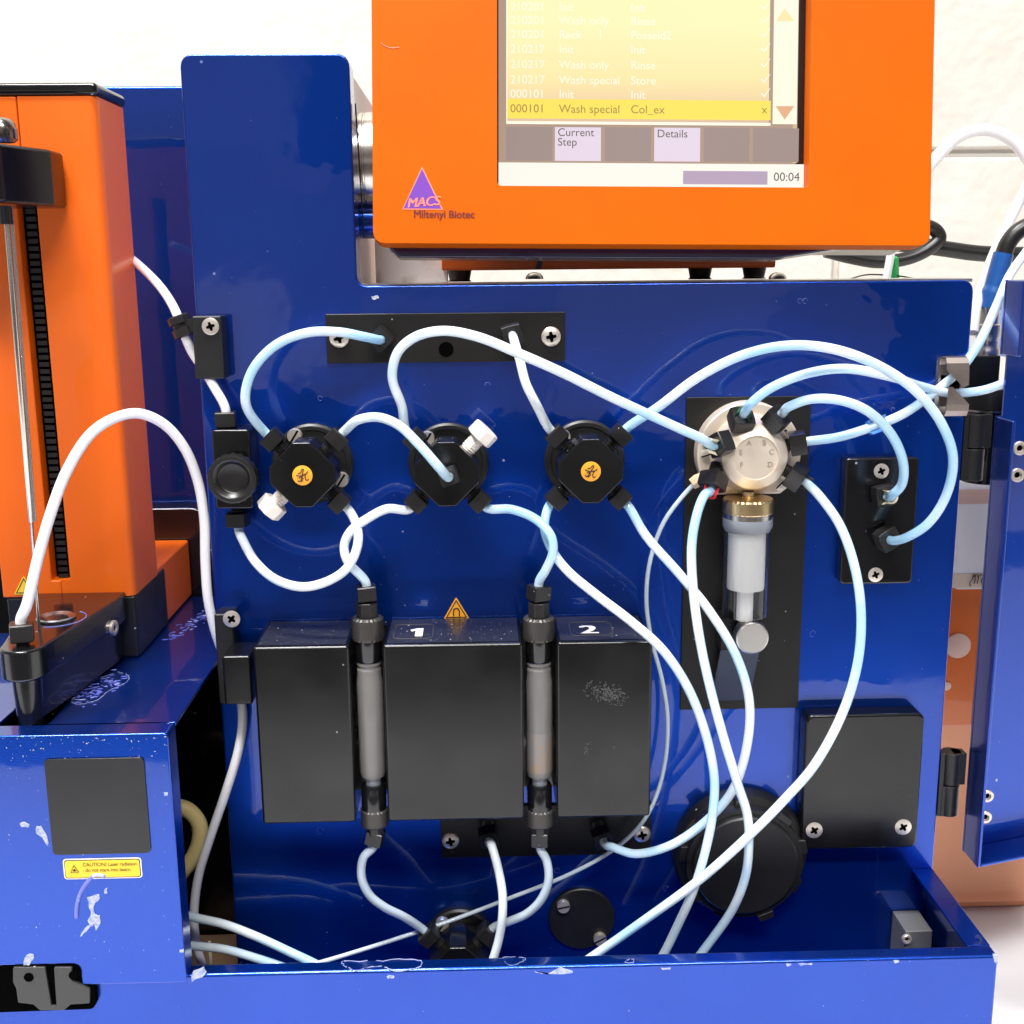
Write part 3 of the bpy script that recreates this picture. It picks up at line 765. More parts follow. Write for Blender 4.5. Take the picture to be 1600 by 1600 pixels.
# ================================================================== MONITOR
MY = -.008; MO = at(583, 380, Y=MY); tl_ = R(8.4)
MU = (at(1453, 384, Y=MY)-MO).normalized(); MW = V((0, math.sin(tl_), math.cos(tl_))); MW = (MW-MU*MW.dot(MU)).normalized(); MN = MU.cross(MW)   # toward viewer
def mpx(px, py, h=0): q = onplane(px, py, MO, MN); return q+MN*h
def muv(px, py, h=0): q = onplane(px, py, MO+MN*h, MN)-MO; return q.dot(MU), q.dot(MW)
MW0, MH0 = (at(1453, 384, Y=MY)-MO).length, .155
MON = thing('monitor', 'orange framed touch screen showing a table of wash steps', 'monitor', tuple(MO+MU*MW0/2))
def mpr(uv, h0, h1, b=None):
    b = b or B(); b.prism([MO+MU*u+MW*v_ for u, v_ in uv], MN*h0, MN*h1); return b
ua, va = muv(777, 290); ub, vb = muv(1264, 293); vt = .150
Rr = roundpoly([(0, 0), (MW0, 0), (MW0, MH0), (0, MH0)], [.0045]*4)
b = B()      # frame with a rectangular opening
def ringface(outer, inner, h):
    pass
hole = rrect(ua, ub, (va+vb)/2, MH0-.008, .0016, 4)
def frame(b, outer, inner, h0, h1):
    bm = b.bm; res = []
    for h in (h0, h1):
        vo_ = [b.v(MO+MU*x+MW*y+MN*h) for x, y in outer]; vi_ = [b.v(MO+MU*x+MW*y+MN*h) for x, y in inner]
        es = [bm.edges.new((vo_[i], vo_[(i+1) % len(vo_)])) for i in range(len(vo_))]+[bm.edges.new((vi_[i], vi_[(i+1) % len(vi_)])) for i in range(len(vi_))]
        bmesh.ops.triangle_fill(bm, use_beauty=True, edges=es); res.append((vo_, vi_))
    for k in (0, 1):
        a, c = res[0][k], res[1][k]
        for i in range(len(a)): b.face([a[i], a[(i+1) % len(a)], c[(i+1) % len(a)], c[i]])
frame(b, Rr, hole, -.010, 0)
mk('monitor_frame', b, 'orangem', MON, bev=.0007, ang=60)
d0, d1 = muv(590, 384), muv(1320, 384)
b = mpr([(.002, -.0001), (d1[0]+.006, -.0001), (d1[0]-.012, -.0062), (.010, -.0062)], -.038, -.0101)
b = B(); b.prism([MO+MU*u+MW*v_ for u, v_ in ((.004, .001), (.0085, -.0034), (d1[0]-.024, -.0034), (d1[0]+.004, .001))], MN*-.018, MN*-.0102)
mk('monitor_shell', b, 'navy', MON, bev=.0008)
b = mpr([(.004, .0011), (MW0-.004, .0011), (MW0-.004, MH0-.004), (.004, MH0-.004)], -.030, -.0101)
mk('monitor_back', b, 'navy', MON, bev=.001)
# screen
SH = -.0022
b = mpr([(ua-.001, va-.001), (ub+.001, va-.001), (ub+.001, MH0-.006), (ua-.001, MH0-.006)], -.0098, -.0075)
SCR = mk('screen_glass', b, 'gloss', MON)
ylw = emat('lit_yellow_display', (1.0, .86, .36), .95)
def grad():  # glare on the screen, painted into the emission as a yellow-to-tan gradient
    m_ = emat('display_glare_gradient', (1, .8, .4), 1.0); n = m_.node_tree
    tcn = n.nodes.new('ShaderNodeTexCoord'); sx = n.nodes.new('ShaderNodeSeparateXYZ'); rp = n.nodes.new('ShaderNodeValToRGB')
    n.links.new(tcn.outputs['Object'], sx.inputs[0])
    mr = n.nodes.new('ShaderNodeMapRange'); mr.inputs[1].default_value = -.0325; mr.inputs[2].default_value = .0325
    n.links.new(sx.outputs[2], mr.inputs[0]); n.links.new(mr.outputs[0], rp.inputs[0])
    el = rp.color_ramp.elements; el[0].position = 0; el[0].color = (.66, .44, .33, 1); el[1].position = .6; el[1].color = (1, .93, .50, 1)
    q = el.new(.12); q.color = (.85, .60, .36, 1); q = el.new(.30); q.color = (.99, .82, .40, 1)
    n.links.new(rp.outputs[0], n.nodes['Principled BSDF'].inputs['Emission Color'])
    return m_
def pic(name, x0, y0, x1, y1, h, m, parent=None):
    """a rectangle of the display, corners given where they show in the photograph"""
    u0, v0 = muv(x0, y0, -.0074); u1, v1 = muv(x1, y1, -.0074)
    b = mpr([(min(u0, u1), min(v0, v1)), (max(u0, u1), min(v0, v1)), (max(u0, u1), max(v0, v1)), (min(u0, u1), max(v0, v1))], -.0074, -.0074+h)
    return mk(name, b, m, parent or MON)
greyd = emat('display_grey', (.36, .27, .23), .95)
bgp = pic('display_background', 779, 258, 1247, -60, .0001, emat('display_warm_grey', (.46, .32, .24), .95))
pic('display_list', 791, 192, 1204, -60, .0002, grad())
pic('display_side_border', 1238, 255, 1249, -60, .00022, emat('display_tan', (.75, .52, .28), .9))
pic('highlight_row', 792, 185, 1204, 158, .0003, emat('display_highlight', (1.0, .80, .10), .98))
wht = emat('display_white', (.95, .93, .84), 1.0)
pic('scroll_bar', 1207, 194, 1248, -60, .0003, emat('display_pale', (1.0, .96, .76), 1.0))
pic('status_bar', 779, 291, 1256, 257, .0002, wht)
pic('progress_bar', 1067, 288, 1199, 268, .0003, emat('display_lilac', (.50, .38, .53), .95))
lil = emat('display_button_lilac', (.80, .68, .80), 1.0)
bts = (791, 867, 945, 1022, 1099, 1176)
for i, x in enumerate(bts): pic('display_button', x, 251+i*.4, x+72, 199+i*.4, .0003, lil if i in (1, 3) else emat('display_dull_button', (.39, .29, .265), .9))
tw = emat('display_text_white', (1.0, .97, .80), 1.0); tk = emat('display_text_brown', (.45, .26, .08), .9); tg = emat('display_text_grey', (.13, .10, .10), .9)
k_ = MW0/870.
def stx(b, s, x, ybase, size, h=.0005, al='LEFT'):
    q = onplane(x, ybase, MO-MN*.0074, MN); text(b, s, q+MN*h, MU, MW, size*k_/.66, al)
b = B()
rows = [(17, '210201', 'Init', 'Init'), (38, '210201', 'Wash only', 'Rinse'), (60, '210201', 'Rack     1', 'Posseld2'), (83, '210217', 'Init', 'Init'), (107, '210217', 'Wash only', 'Rinse'), (131, '210217', 'Wash special', 'Store'), (153, '000101', 'Init', 'Init')]
for y, a, c, d in rows:
    for s, x in ((a, 797), (c, 873), (d, 985)): stx(b, s, x, y+(x-797)*.008, 12)
for y in (17, 38, 60, 83, 107, 131, 153):      # ticks
    u = onplane(1188, y-2, MO-MN*.0074, MN)+MN*.0005
    P = [(0, .3), (.12, .42), (.38, .1), (1.0, 1.0), (1.05, .95), (.42, -.12)]
    b.prism([u+MU*x*.0034+MW*z*.0030 for x, z in P], V((0, 0, 0)), MN*.00004)
q = mpx(791, 193)     # list border line
for (x0, y0, x1, y1) in ((791, 193.5, 1204, 192), (791, 193, 792.5, -40)):
    u0, v0 = muv(x0, y0, -.007); u1, v1 = muv(x1, y1, -.007)
    mpr([(min(u0, u1), min(v0, v1)), (max(u0, u1), min(v0, v1)), (max(u0, u1), max(v0, v1)), (min(u0, u1), max(v0, v1))], -.00706, -.00702, b)
for s, x in (('000101', 797), ('Wash only', 873), ('Store', 985)):      # tops of the next row
    pass
mk('display_text', b, tw, MON)
b = B()
for s, x in (('000101', 797), ('Wash special', 873), ('Col_ex', 985)): stx(b, s, x, 176+(x-797)*.008, 12)
text(b, 'x', onplane(1190, 177, MO-MN*.0069, MN), MU, MW, .0042); 
mk('display_text', b, tk, MON)
b = B(); stx(b, 'Current', 871, 213, 11.5); stx(b, 'Step', 871, 228, 11.5); stx(b, 'Details', 1026, 215, 11.5); stx(b, '00:04', 1208, 283, 12.5)
mk('display_text', b, tg, MON)
for nm, y0, y1, c in (('scroll_arrow', 33, 13, (1, .86, .45)), ('scroll_arrow', 166, 187, (.85, .45, .25))):
    b = B(); op = lambda x, y: onplane(x, y, MO-MN*.0071, MN); b.prism([op(1212, y0), op(1241, y0), op(1226, y1)], MN*0, MN*.00015); mk(nm, b, emat('display_arrow', c, .95), MON)
# printed emblem and name
b = B(); b.prism([mpx(628.5, 327.5), mpx(692.5, 328), mpx(659.5, 260)], MN*.00005, MN*.00012); LG = mk('emblem', b, 'pinkt', MON)
b = B(); b.prism([mpx(630.5, 325.5), mpx(689.5, 326), mpx(659.5, 264)], MN*.00013, MN*.0002); mk('emblem', b, 'purple', MON)
b = B(); ax = (mpx(688, 318)-mpx(637, 322)).normalized(); ay = MN.cross(ax)
for dx in (0, .5, 1.0): text(b, 'MACS', mpx(635.5+dx, 324.5), ax, ay, .0047, lift=.0003, shear=.25, space=.95)
mk('brand_lettering', b, 'pinkt', MON)
b = B()
for dx in (0, .35, .7): text(b, 'Miltenyi Biotec', mpx(645.5+dx, 340), MU, MW, .00376, lift=.0002+dx*1e-5, space=.98)
mk('brand_lettering', b, 'maroon', MON)
b = B(); P = catmull([mpx(x, y, .00005) for x, y in ((595, 67), (602, 72), (612, 75), (624, 74))], 5); b.sweep(P, .00014, 6); mk('scratch', b, 'pinkt', MON)
# swivel shaft from the blue column
sx0 = XM-.0015; s0 = at(567, 253, Y=.028)
b = B(); b.lathe([(.0182, .0005), (.0182, .0035), (.0178, .0037), (.0178, .0043), (.0182, .0045), (.0182, .030)], V((sx0, .028, s0.z)), XA, 64)
mk('swivel_shaft', b, 'steel', MON, ang=30)
s1 = at(567, 346, Y=.028); b = B(); b.lathe([(.0066, .0005), (.0066, .030)], V((sx0, .028, s1.z)), XA, 40)
mk('swivel_stop', b, 'blue', MON, ang=30)
s2 = at(566, 246, Y=.008)
b = B(); P = [V((sx0+.0022+.0015*k/10, .0095, s0.z+.019-.048*k/10-.0)) for k in range(11)]; b.sweep(P, .0003, 6); mk('swivel_wire', b, 'cable', MON)

# orange case standing on the instrument behind the monitor
oc_ = thing('case', 'orange case on black rubber feet behind the monitor', 'case', tuple(at(950, 436, Y=.09)))
x0, x1 = at(690, 420, Y=.06).x, at(1212, 420, Y=.06).x; zc0 = at(900, 421, Y=.06).z
b = B(); b.box(x0, x1, .06, .15, zc0, .125); mk('case_body', b, 'orange', oc_, bev=.0008)
for px in (718, 1095, 1180):
    q = at(px, 430, Y=.07)
    b = B(); b.lathe([(.0052, 0), (.0044, .0008), (.0052, zc0-ZS-.0004)], V((q.x, .072, ZS+.0004)), ZA, 24); mk('rubber_foot', b, 'nut', oc_)
b = B(); b.prism([at(836, 420.5, Y=.0599), at(846, 420.5, Y=.0599), at(849, 401, Y=.0599), at(841, 404, Y=.0599)], V((0, 0, 0)), V((0, -.0001, 0))); mk('paint_chip', b, 'scuff', oc_)

# ================================================================== SAMPLER (laser box, tower, arm)
ZX = -.061; YX = -.0668; XXR = -.1192
SAM = thing('sampler_unit', 'blue sampler box carrying an orange tower and black arm at the left', 'sampler', (-.17, -.01, ZB))
zbb = at(200, 1538, Y=YX).z
# latch opening in the lower front
lx0, lx1, lx2 = at(-8, 1510, Y=YX).x, at(125, 1510, Y=YX).x, at(147, 1545, Y=YX).x; lz = at(60, 1508, Y=YX).z; lz2 = at(60, 1540, Y=YX).z
b = B(); b.pxz(roundpoly([(-.30, zbb), (lx0, zbb), (lx0, lz), (lx1, lz), (lx1, zbb), (XXR, zbb), (XXR, ZX), (-.30, ZX)], [0, .001, .003, .003, .001, .002, .002, 0]), YX, YX+.010)
front = mk('box_front', b, 'bluedirty', SAM, bev=.0011, seg=4, ang=50)
b = B(); sx = lambda p: (p.x, p.y)
S = lambda x, y: sx(at(x, y, Z=ZX))
tz = .0016
b.pxy(roundpoly([(-.30, YX+.0102), (XXR, YX+.0102), (XXR, .104), (-.155, .104), S(144, 1058), S(77, 1129), S(45, 1141), (-.30, S(45, 1141)[1])], [0, 0, 0, 0, 0, .004, .002, 0]), ZX-tz, ZX-.0001)
mk('box_top', b, 'bluedirty', SAM, bev=.0003)
b = B(); b.pxy([(-.30, .05), (-.30, S(0, 1129)[1]), S(-3, 1131), S(22, 1109), S(60, 1062), (S(60, 1062)[0], .0), (-.19, .05)], ZX-tz, ZX-.0001); mk('box_top', b, 'bluedirty', SAM, bev=.0003)
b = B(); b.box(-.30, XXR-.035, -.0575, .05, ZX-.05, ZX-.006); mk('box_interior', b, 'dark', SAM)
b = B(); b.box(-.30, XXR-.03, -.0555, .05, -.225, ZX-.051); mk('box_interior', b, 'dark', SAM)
# dirt in the slot
b = B(); rnd = random.Random(3)
for k in range(26):
    t = rnd.random(); px, py = 60+70*t+rnd.gauss(0, 6), 1125-75*t+rnd.gauss(0, 8)
    c = at(px, py, Z=ZX-.0045); s = rnd.uniform(.0004, .0016)
    b.lathe([(0, -s*.4), (s, -s*.1), (s*.7, s*.5), (0, s*.7)], c, (rnd.uniform(-1, 1), rnd.uniform(-1, 1), 1), 6)
M['crust'] = mat('dark_wet_residue', (.012, .012, .012), .2, mottle=(500, (.10, .09, .08), .6, .7))
mk('residue', b, 'crust', SAM)
# window, sticker
b = B(); a, c = at(65, 1186, Y=YX-.0001), at(234, 1332, Y=YX-.0001)
b.pxz(rrect(a.x+.0008, c.x+.0006, c.z, a.z, .0016), YX-.0006, YX-.0001)
mk('window_plate', b, mat('dark_grey_window', (.010, .011, .013), .34, specks=[(350, .08, (.5, .5, .52))], mottle=(50, (.014, .015, .017), .4, .7)), SAM, bev=.0002)
def sticker():
    Y = YX-.0001; a, c = at(98, 1342, Y=Y), at(223, 1371, Y=Y)
    b = B(); b.pxz(rrect(a.x, c.x, c.z, a.z, .0011), Y-.0002, Y); st = mk('warning_sticker', b, 'paper', SAM)
    b = B(); b.pxz(rrect(a.x+.0004, c.x-.0004, c.z+.0004, a.z-.0004, .0009), Y-.0003, Y-.00021); mk('warning_sticker', b, 'ink', st)
    b = B(); b.pxz(rrect(a.x+.0007, c.x-.0007, c.z+.0007, a.z-.0007, .0008), Y-.0004, Y-.00031); mk('warning_sticker', b, 'yellow', st)
    b = B(); t0 = at(117, 1358, Y=Y); s = .0026
    P = [(0, s*.62), (-s*.55, -s*.35), (s*.55, -s*.35)]
    b.sweep([V((t0.x+x, Y-.00048, t0.z+z)) for x, z in P+[P[0]]], .00012, 6)
    b.lathe([(.00045, 0), (.0004, .0001)], V((t0.x, Y-.00041, t0.z-.0002)), (0, -1, 0), 8); b.box(t0.x-.0007, t0.x+.0007, Y-.0005, Y-.00041, t0.z-.00035, t0.z-.00018)
    for s_, px, py in (('CAUTION! Laser radiation', 129, 1354), ('- do not stare into beam.', 129, 1362.5)):
        q = at(px, py, Y=Y-.0005); text(b, s_, q, XA, ZA, .00188, space=.90)
    mk('sticker_text', b, 'ink', st)
sticker()
# paint chips and salt on the box front
for pts in ([(31, 1287), (38, 1284), (46, 1288), (44, 1293), (34, 1292)], [(57, 1291), (64, 1290), (72, 1303), (76, 1318), (74, 1322), (66, 1308), (57, 1302)],
            [(136, 1402), (144, 1400), (155, 1397), (156, 1403), (149, 1410), (146, 1417), (148, 1428), (153, 1431), (156, 1430), (157, 1438), (155, 1446), (150, 1454), (147, 1444), (141, 1445), (137, 1438), (142, 1430), (139, 1418)],
            [(163, 1390), (168, 1387), (168, 1395), (163, 1396)], [(140, 1444), (146, 1446), (138, 1452), (131, 1458), (125, 1464), (127, 1458), (132, 1451)],
            [(37, 1508), (39, 1496), (46, 1490), (53, 1491), (53, 1497), (46, 1508)], [(256, 1238), (262, 1238), (262, 1243), (256, 1243)], [(281, 1484), (287, 1483), (287, 1488), (281, 1488)]):
    chip(front, pts, Y=YX-.0001, sub=1)
b = B(); b.sweep([q-V((0, .0003, 0)) for q in catmull([at(x, y, Y=YX) for x, y in ((165, 1368), (150, 1366), (135, 1380), (124, 1400), (120, 1420), (120, 1433))], 6)], .0007, 8)
mk('dried_drip', b, 'smear', front)
b = B(); rnd = random.Random(11)
for k in range(90):
    px = rnd.uniform(0, 262); py = 1150+abs(rnd.gauss(0, 26)) if k < 80 else rnd.uniform(1160, 1500)
    if 63 < px < 240 and 1184 < py < 1334: continue
    c = at(px, py, Y=YX-.0001); s = rnd.choice((.00008, .0001, .00014, .0002)); l = rnd.uniform(1, 2.5); a0 = rnd.uniform(0, PI)
    P = [(c.x+(math.cos(t)*s*l*math.cos(a0)-math.sin(t)*s*.7*math.sin(a0))*rnd.uniform(.6, 1.2), c.z+(math.cos(t)*s*l*math.sin(a0)+math.sin(t)*s*.7*math.cos(a0))*rnd.uniform(.6, 1.2)) for t in [2*PI*j/6 for j in range(6)]]
    b.pxz(P, YX-.00012-k*3e-7, YX)
mk('salt_specks', b, 'chip', front, kind='stuff')
# salt film on the top face
for pts in ([(112, 1098), (125, 1080), (150, 1062), (185, 1052), (201, 1056), (198, 1066), (170, 1080), (150, 1095), (122, 1101)],):
    zloop(front, pts, ZX, .00013, m='drip')
b = B()
rnd = random.Random(5)
for k in range(150):
    t = rnd.random(); px, py = 118+75*t+rnd.gauss(0, 6), 1092-32*t+rnd.gauss(0, 7)
    if k > 95: t = rnd.random(); px, py = 262+62*t+rnd.gauss(0, 6), 1000-45*t+rnd.gauss(0, 5)
    if k > 95 and px > 328: continue
    c = at(px, py, Z=ZX); s = rnd.uniform(.00015, .0005); a0 = rnd.uniform(-.5, .9); l = rnd.uniform(1, 4)
    P = [(c.x+math.cos(t)*s*l*math.cos(a0)-math.sin(t)*s*.5*math.sin(a0), c.y+math.cos(t)*s*l*math.sin(a0)+math.sin(t)*s*.5*math.cos(a0)) for t in [2*PI*j/6 for j in range(6)]]
    b.pxy(P, ZX-.0001, ZX+.00006+k*3e-7)
mk('dried_salt', b, 'smear', front, kind='stuff')
# latch in the front opening
b = B(); b.pxz(roundpoly([(lx0-.006, at(60, 1582, Y=YX).z), (lx2, at(60, 1580, Y=YX).z), (lx2, lz2), (lx1+.0012, lz2), (lx1+.0012, lz+.001), (lx0-.006, lz+.001)], [.003, .003, .002, .001, .001, 0]), YX+.0005, YX+.0036)
LT = mk('latch_opening_shade', b, 'dark', SAM)  # dark plate put in for the shade of the recessed opening
lg = mat('grey_latch_plastic', (.035, .035, .034), .4, bump=[(600, .3, .0002, (3, 1, .2))], specks=[(500, .05, (.5, .48, .4))])
b = B(); q = lambda x, y: (at(x, y, Y=YX-.0008).x, at(x, y, Y=YX-.0008).z)
b.pxz(roundpoly([q(20, 1535), q(20, 1512), q(70, 1512), q(80, 1572), q(88, 1572), q(84, 1512), q(112, 1512), q(112, 1532), q(140, 1546), q(140, 1568), q(110, 1570), q(100, 1579), q(62, 1579), q(52, 1570), q(28, 1567), q(25, 1545)], .0006), YX-.0008, YX+.0004)
mk('latch', b, lg, LT, bev=.0003)
for px, py in ((45, 1527), (115, 1524)):
    b = B(); b.lathe([(.0017, 0), (.0017, .0002)], at(px, py, Y=YX-.00085), (0, -1, 0), 20); mk('hole', b, 'dark', LT)
# sticker-like return flange, tower
YT = .0129; xa, xb_ = -.2037, -.1513; zt0 = at(211, 931, Y=YT).z; ztt = at(129, 150, Y=YT).z; DT = .034
sl0, sl1 = at(60, 600, Y=YT).x, at(83, 600, Y=YT).x
s_l = (at(22, 330, Y=YT).x+at(85, 905, Y=YT).x)/2; s_r = (at(55, 330, Y=YT).x+at(113, 905, Y=YT).x)/2; szb = at(100, 907, Y=YT).z; szt = at(60, 262, Y=.0129).z
b = B()
xw = .0016
b.pxz([(xa, zt0), ((s_l+s_r)/2-.0001, zt0), ((s_l+s_r)/2-.0001, szb), (s_l, szb), (s_l, szt), ((s_l+s_r)/2-.0004, szt), ((s_l+s_r)/2-.0004, ztt), (xa, ztt)], YT, YT+DT)
mk('tower_casing', b, 'orange', SAM, bev=.0006)
b = B()
for x0_, za_, zb_s in (((s_l+s_r)/2+.0001, zt0, szb), (s_r, szb, szt), ((s_l+s_r)/2+.0001, szt, ztt)):
    b.pxy(roundpoly([(x0_, YT), (xb_, YT), (xb_, YT+DT), (x0_, YT+DT)], [0, .0036, .001, 0], 8), za_, zb_s)
mk('tower_casing', b, 'orange', SAM, ang=25)
# rounded front right corner strip
b = B(); b.box(s_l-.001, s_r+.001, YT+.006, YT+.012, szb-.002, szt+.002); mk('slot_back', b, 'dark', SAM)
b = B()
n_t = 58
for k in range(n_t):
    z = szb+(szt-szb)*k/n_t; h = (szt-szb)/n_t*.62
    b.box((s_l+s_r)/2-.0022, (s_l+s_r)/2+.0016, YT+.0038, YT+.006, z, z+h)
mk('toothed_belt', b, 'nut', SAM)
b = B(); zt9 = at(60, 128, Y=YT-.001).z
b.prism([V((xa-.001, YT-.0009, ztt+.0002)), V((xb_+.0008, YT-.0009, ztt+.0002)), V((xb_+.0008, YT-.0009, zt9)), V((xa-.001, YT-.0009, zt9))], V((0, 0, 0)), V((0, DT+.002, 0)))
mk('tower_cap', b, 'gloss', SAM, bev=.0018, seg=4)
b = B(); b.box(xa+.001, xb_-.0002, YT+.0004, YT+DT+.012, ZX+.0001, zt0-.0002); mk('tower_base', b, 'black', SAM, bev=.0012)
tri(38, 914, .0088, YT-.0001, SAM, 'yellow', None)
# orange block behind the tower
q1, q2 = at(247, 988, Z=ZX), at(300, 935, Z=ZX)
b = B(); zo = (at(243, 883, X=-.153).z+at(297, 843, X=-.153).z)/2
b.box(-.19, -.1525, .0595, .0535, 0, 0) if False else None
b.box(-.195, -.1522, .0475, .1045, ZX+.0006, zo)
mk('arm_housing', b, 'orange', SAM, bev=.0012)
# clamp at the tower top
ck = at(60, 265, Y=-.012)
b = B(); za, zbm = at(100, 230, Y=-.012).z, at(100, 322, Y=-.012).z
xr = at(106, 300, Y=YT).x
b.pxy(roundpoly([(xr, YT-.001), (xr, -.002), (-.1735, -.024), (-.184, -.034), (-.21, -.034), (-.21, YT-.001)], [.002, .003, .004, .004, 0, 0]), at(100, 322, Y=-.004).z, at(100, 232, Y=-.004).z)
mk('carriage', b, 'satin', SAM, bev=.0016, seg=4)
b = B(); q = at(4, 204, Y=-.034); b.lathe([(.0036, -.003), (.0048, -.002), (.0048, .001), (.0042, .0032), (.0028, .0046), (0, .0052)], at(4, 208, Y=-.028), ZA, 32); mk('dome_screw', b, mat('dark_polished_steel', (.28, .25, .22), .2, 1), SAM)
# needle
nx, ny = -.1718, -.031
ztn, zbn = at(8, 322, Y=ny).z, at(62, 978, Y=ny).z
b = B(); b.lathe([(.0024, 0), (.0024, -.006)], V((at(8, 322, Y=ny).x, ny, ztn)), ZA, 20); b.prism
mk('needle_holder', b, 'gloss', SAM)
na, nb_, nc = at(10, 335, Y=ny), at(49, 815, Y=ny), at(61, 978, Y=ny)
b = B(); b.sweep([na, nb_, nb_+(nc-nb_)*.01, nc], [.00095, .00095, .0006, .0006], 16); mk('needle', b, 'steel', SAM, ang=60)
b = B(); b.sweep([na+V((.0016, .0006, 0)), nb_+V((.0012, .0006, 0))], .0005, 10); mk('needle', b, 'steel', SAM, ang=60)
# arm: teardrop plate with wash cup
za0 = at(35, 1019, Y=-.062).z; za1 = at(35, 1068, Y=-.062).z
e0 = at(35, 1045, Y=-.062); cxa, cya, rad = e0.x-.0022, -.062+.0080, .0078
P = []
for a in range(180, 361, 15): P.append((cxa+math.cos(R(a))*rad, cya+math.sin(R(a))*rad))
P += [(-.1545, .002), (-.1545, .0128), (-.1905, .0128)]
b = B(); b.pxy(P, za1, za0); ARM = mk('arm', b, 'gloss', SAM, bev=.0011, seg=4, ang=30)
b = B(); b.pxy([(cxa-.0040, cya-.001), (cxa+.0042, cya-.001), (-.1572, .0035), (-.1572, .0127), (-.1875, .0127)], ZX+.0012, za1-.0001); mk('arm_web', b, 'gloss', SAM, bev=.0006)
b = B(); b.lathe([(.0050, 0), (.0043, -(za1-ZX)-.004)], V((cxa-.0002, cya+.001, za1-.0002)), ZA, 32); mk('arm_nose', b, 'gloss', SAM)
wc = at(88, 967, Z=za0)
b = B(); b.lathe([(.0062, .0003), (.0055, .0003), (.0050, -.001), (.0042, -.001), (.004, .0001), (0, .0001)], V((wc.x, wc.y, za0)), ZA, 40)
b = B(); b.lathe([(.0070, .0002), (.0070, .0008), (.0064, .0012), (.0046, .0004), (.004, .0002)], V((wc.x, wc.y, za0)), ZA, 40); mk('wash_cup', b, mat('wet_dark_steel', (.35, .36, .38), .25, 1), SAM, ang=50)
b = B(); b.lathe([(.0042, .0007), (.0042, .00072)], V((wc.x, wc.y, za0-.0002)), ZA, 30); mk('wash_cup_hole', b, 'crust', SAM)
b = B(); P = [V((wc.x+math.cos(R(a))*.0105, wc.y+math.sin(R(a))*.0105, za0+.0001)) for a in range(-95, 62, 8)]; b.sweep(P, .00013, 6); mk('dried_ring', b, 'smear', SAM)
sd = V((-(.002-(cya)), 0, 0))
side_n = V((.002-cya, -(-.1545-(cxa+rad)), 0)).normalized()
q = V((-.158, -.004, (za0+za1)/2+.001)); 
pe0, pe1 = V((cxa+rad, cya, 0)), V((-.1545, .002, 0)); dd = (pe1-pe0); sn = V((dd.y, -dd.x, 0)).normalized()
q = onplane(176, 981, V((pe1.x, pe1.y, 0)), sn); screw(SAM, q, .0030, 'hex', N=sn, h=.0010)

# ================================================================== COLUMNS in the magnet slots
def column(label, px, y, extra):
    O = at(px, 990, Y=y); zz = lambda py: at(px, py, Y=y).z
    root = thing('separation_column', label, 'column', (O.x, y, zz(1320)), 'columns held in the magnet slots')
    def lat(name, prof, m, n=36, kn=None, ang=35):
        b = B(); b.lathe([(r, zz(py)) for r, py in prof], V((O.x, y, 0)), ZA, n, kn); return mk(name, b, m, root, ang=ang)
    b = B(); z0, z1 = zz(940), zz(963); b.pxy([(O.x+math.cos(R(a))*.0042, y+math.sin(R(a))*.0042) for a in range(22, 360, 45)], z1, z0); mk('hex_adapter', b, 'nut', root, bev=.0003)
    b = B(); n = 44; prof = [(.0050, 963)]+[(.0060, 966+i*2.6) for i in range(12)]+[(.0056, 998)]
    b.lathe([(r, zz(py)) for r, py in prof], V((O.x, y, 0)), ZA, n, (1, 12, -.09)); mk('knurled_ring', b, 'knurl', root, ang=3)
    lat('collar', [(.0050, 997), (.0050, 1028), (.0044, 1032)], 'gloss')
    prof = [(.0040, 1030), (.0046, 1036), (.0041, 1040), (.0046, 1044), (.0046, 1052), (.0050, 1062), (.0050, 1202), (.0046, 1210), (.003, 1212)]
    lat('barrel', prof, 'frost', 40, None, 25)
    if extra:
        lat('trapped_liquid', [(.00503, 1140), (.00506, 1165), (.00506, 1199), (.0050, 1201)], mat('tan_liquid', (.36, .27, .19), .25, trans=.35, mottle=(160, (.30, .28, .27), .42, .58)), 36)
    else: lat('trapped_liquid', [(.0044, 1193), (.0044, 1197)], mat('tan_liquid', (.6, .42, .28), .2, trans=.3), 24)
    lat('tip', [(.0030, 1212), (.0030, 1226)], 'clearband', 20)
    lat('collar', [(.0043, 1224), (.0048, 1228), (.0048, 1262)], 'gloss')
    b = B(); prof = [(.0048, 1262)]+[(.0055, 1264+i*2.4) for i in range(10)]+[(.0050, 1288)]
    b.lathe([(r, zz(py)) for r, py in prof], V((O.x, y, 0)), ZA, n, (1, 10, -.09)); mk('knurled_ring', b, 'knurl', root, ang=3)
    b = B(); b.pxy([(O.x+math.cos(R(a))*.0036, y+math.sin(R(a))*.0036) for a in range(22, 360, 45)], zz(1302), zz(1287)); mk('hex_adapter', b, 'nut', root, bev=.0003)
    return root, O
col1, O1 = column('left separation column, clear greyish barrel, beside the number 1', 575, -.024, False)
col2, O2 = column('right separation column with tan residue in its barrel, beside the number 2', 842, -.024, True)

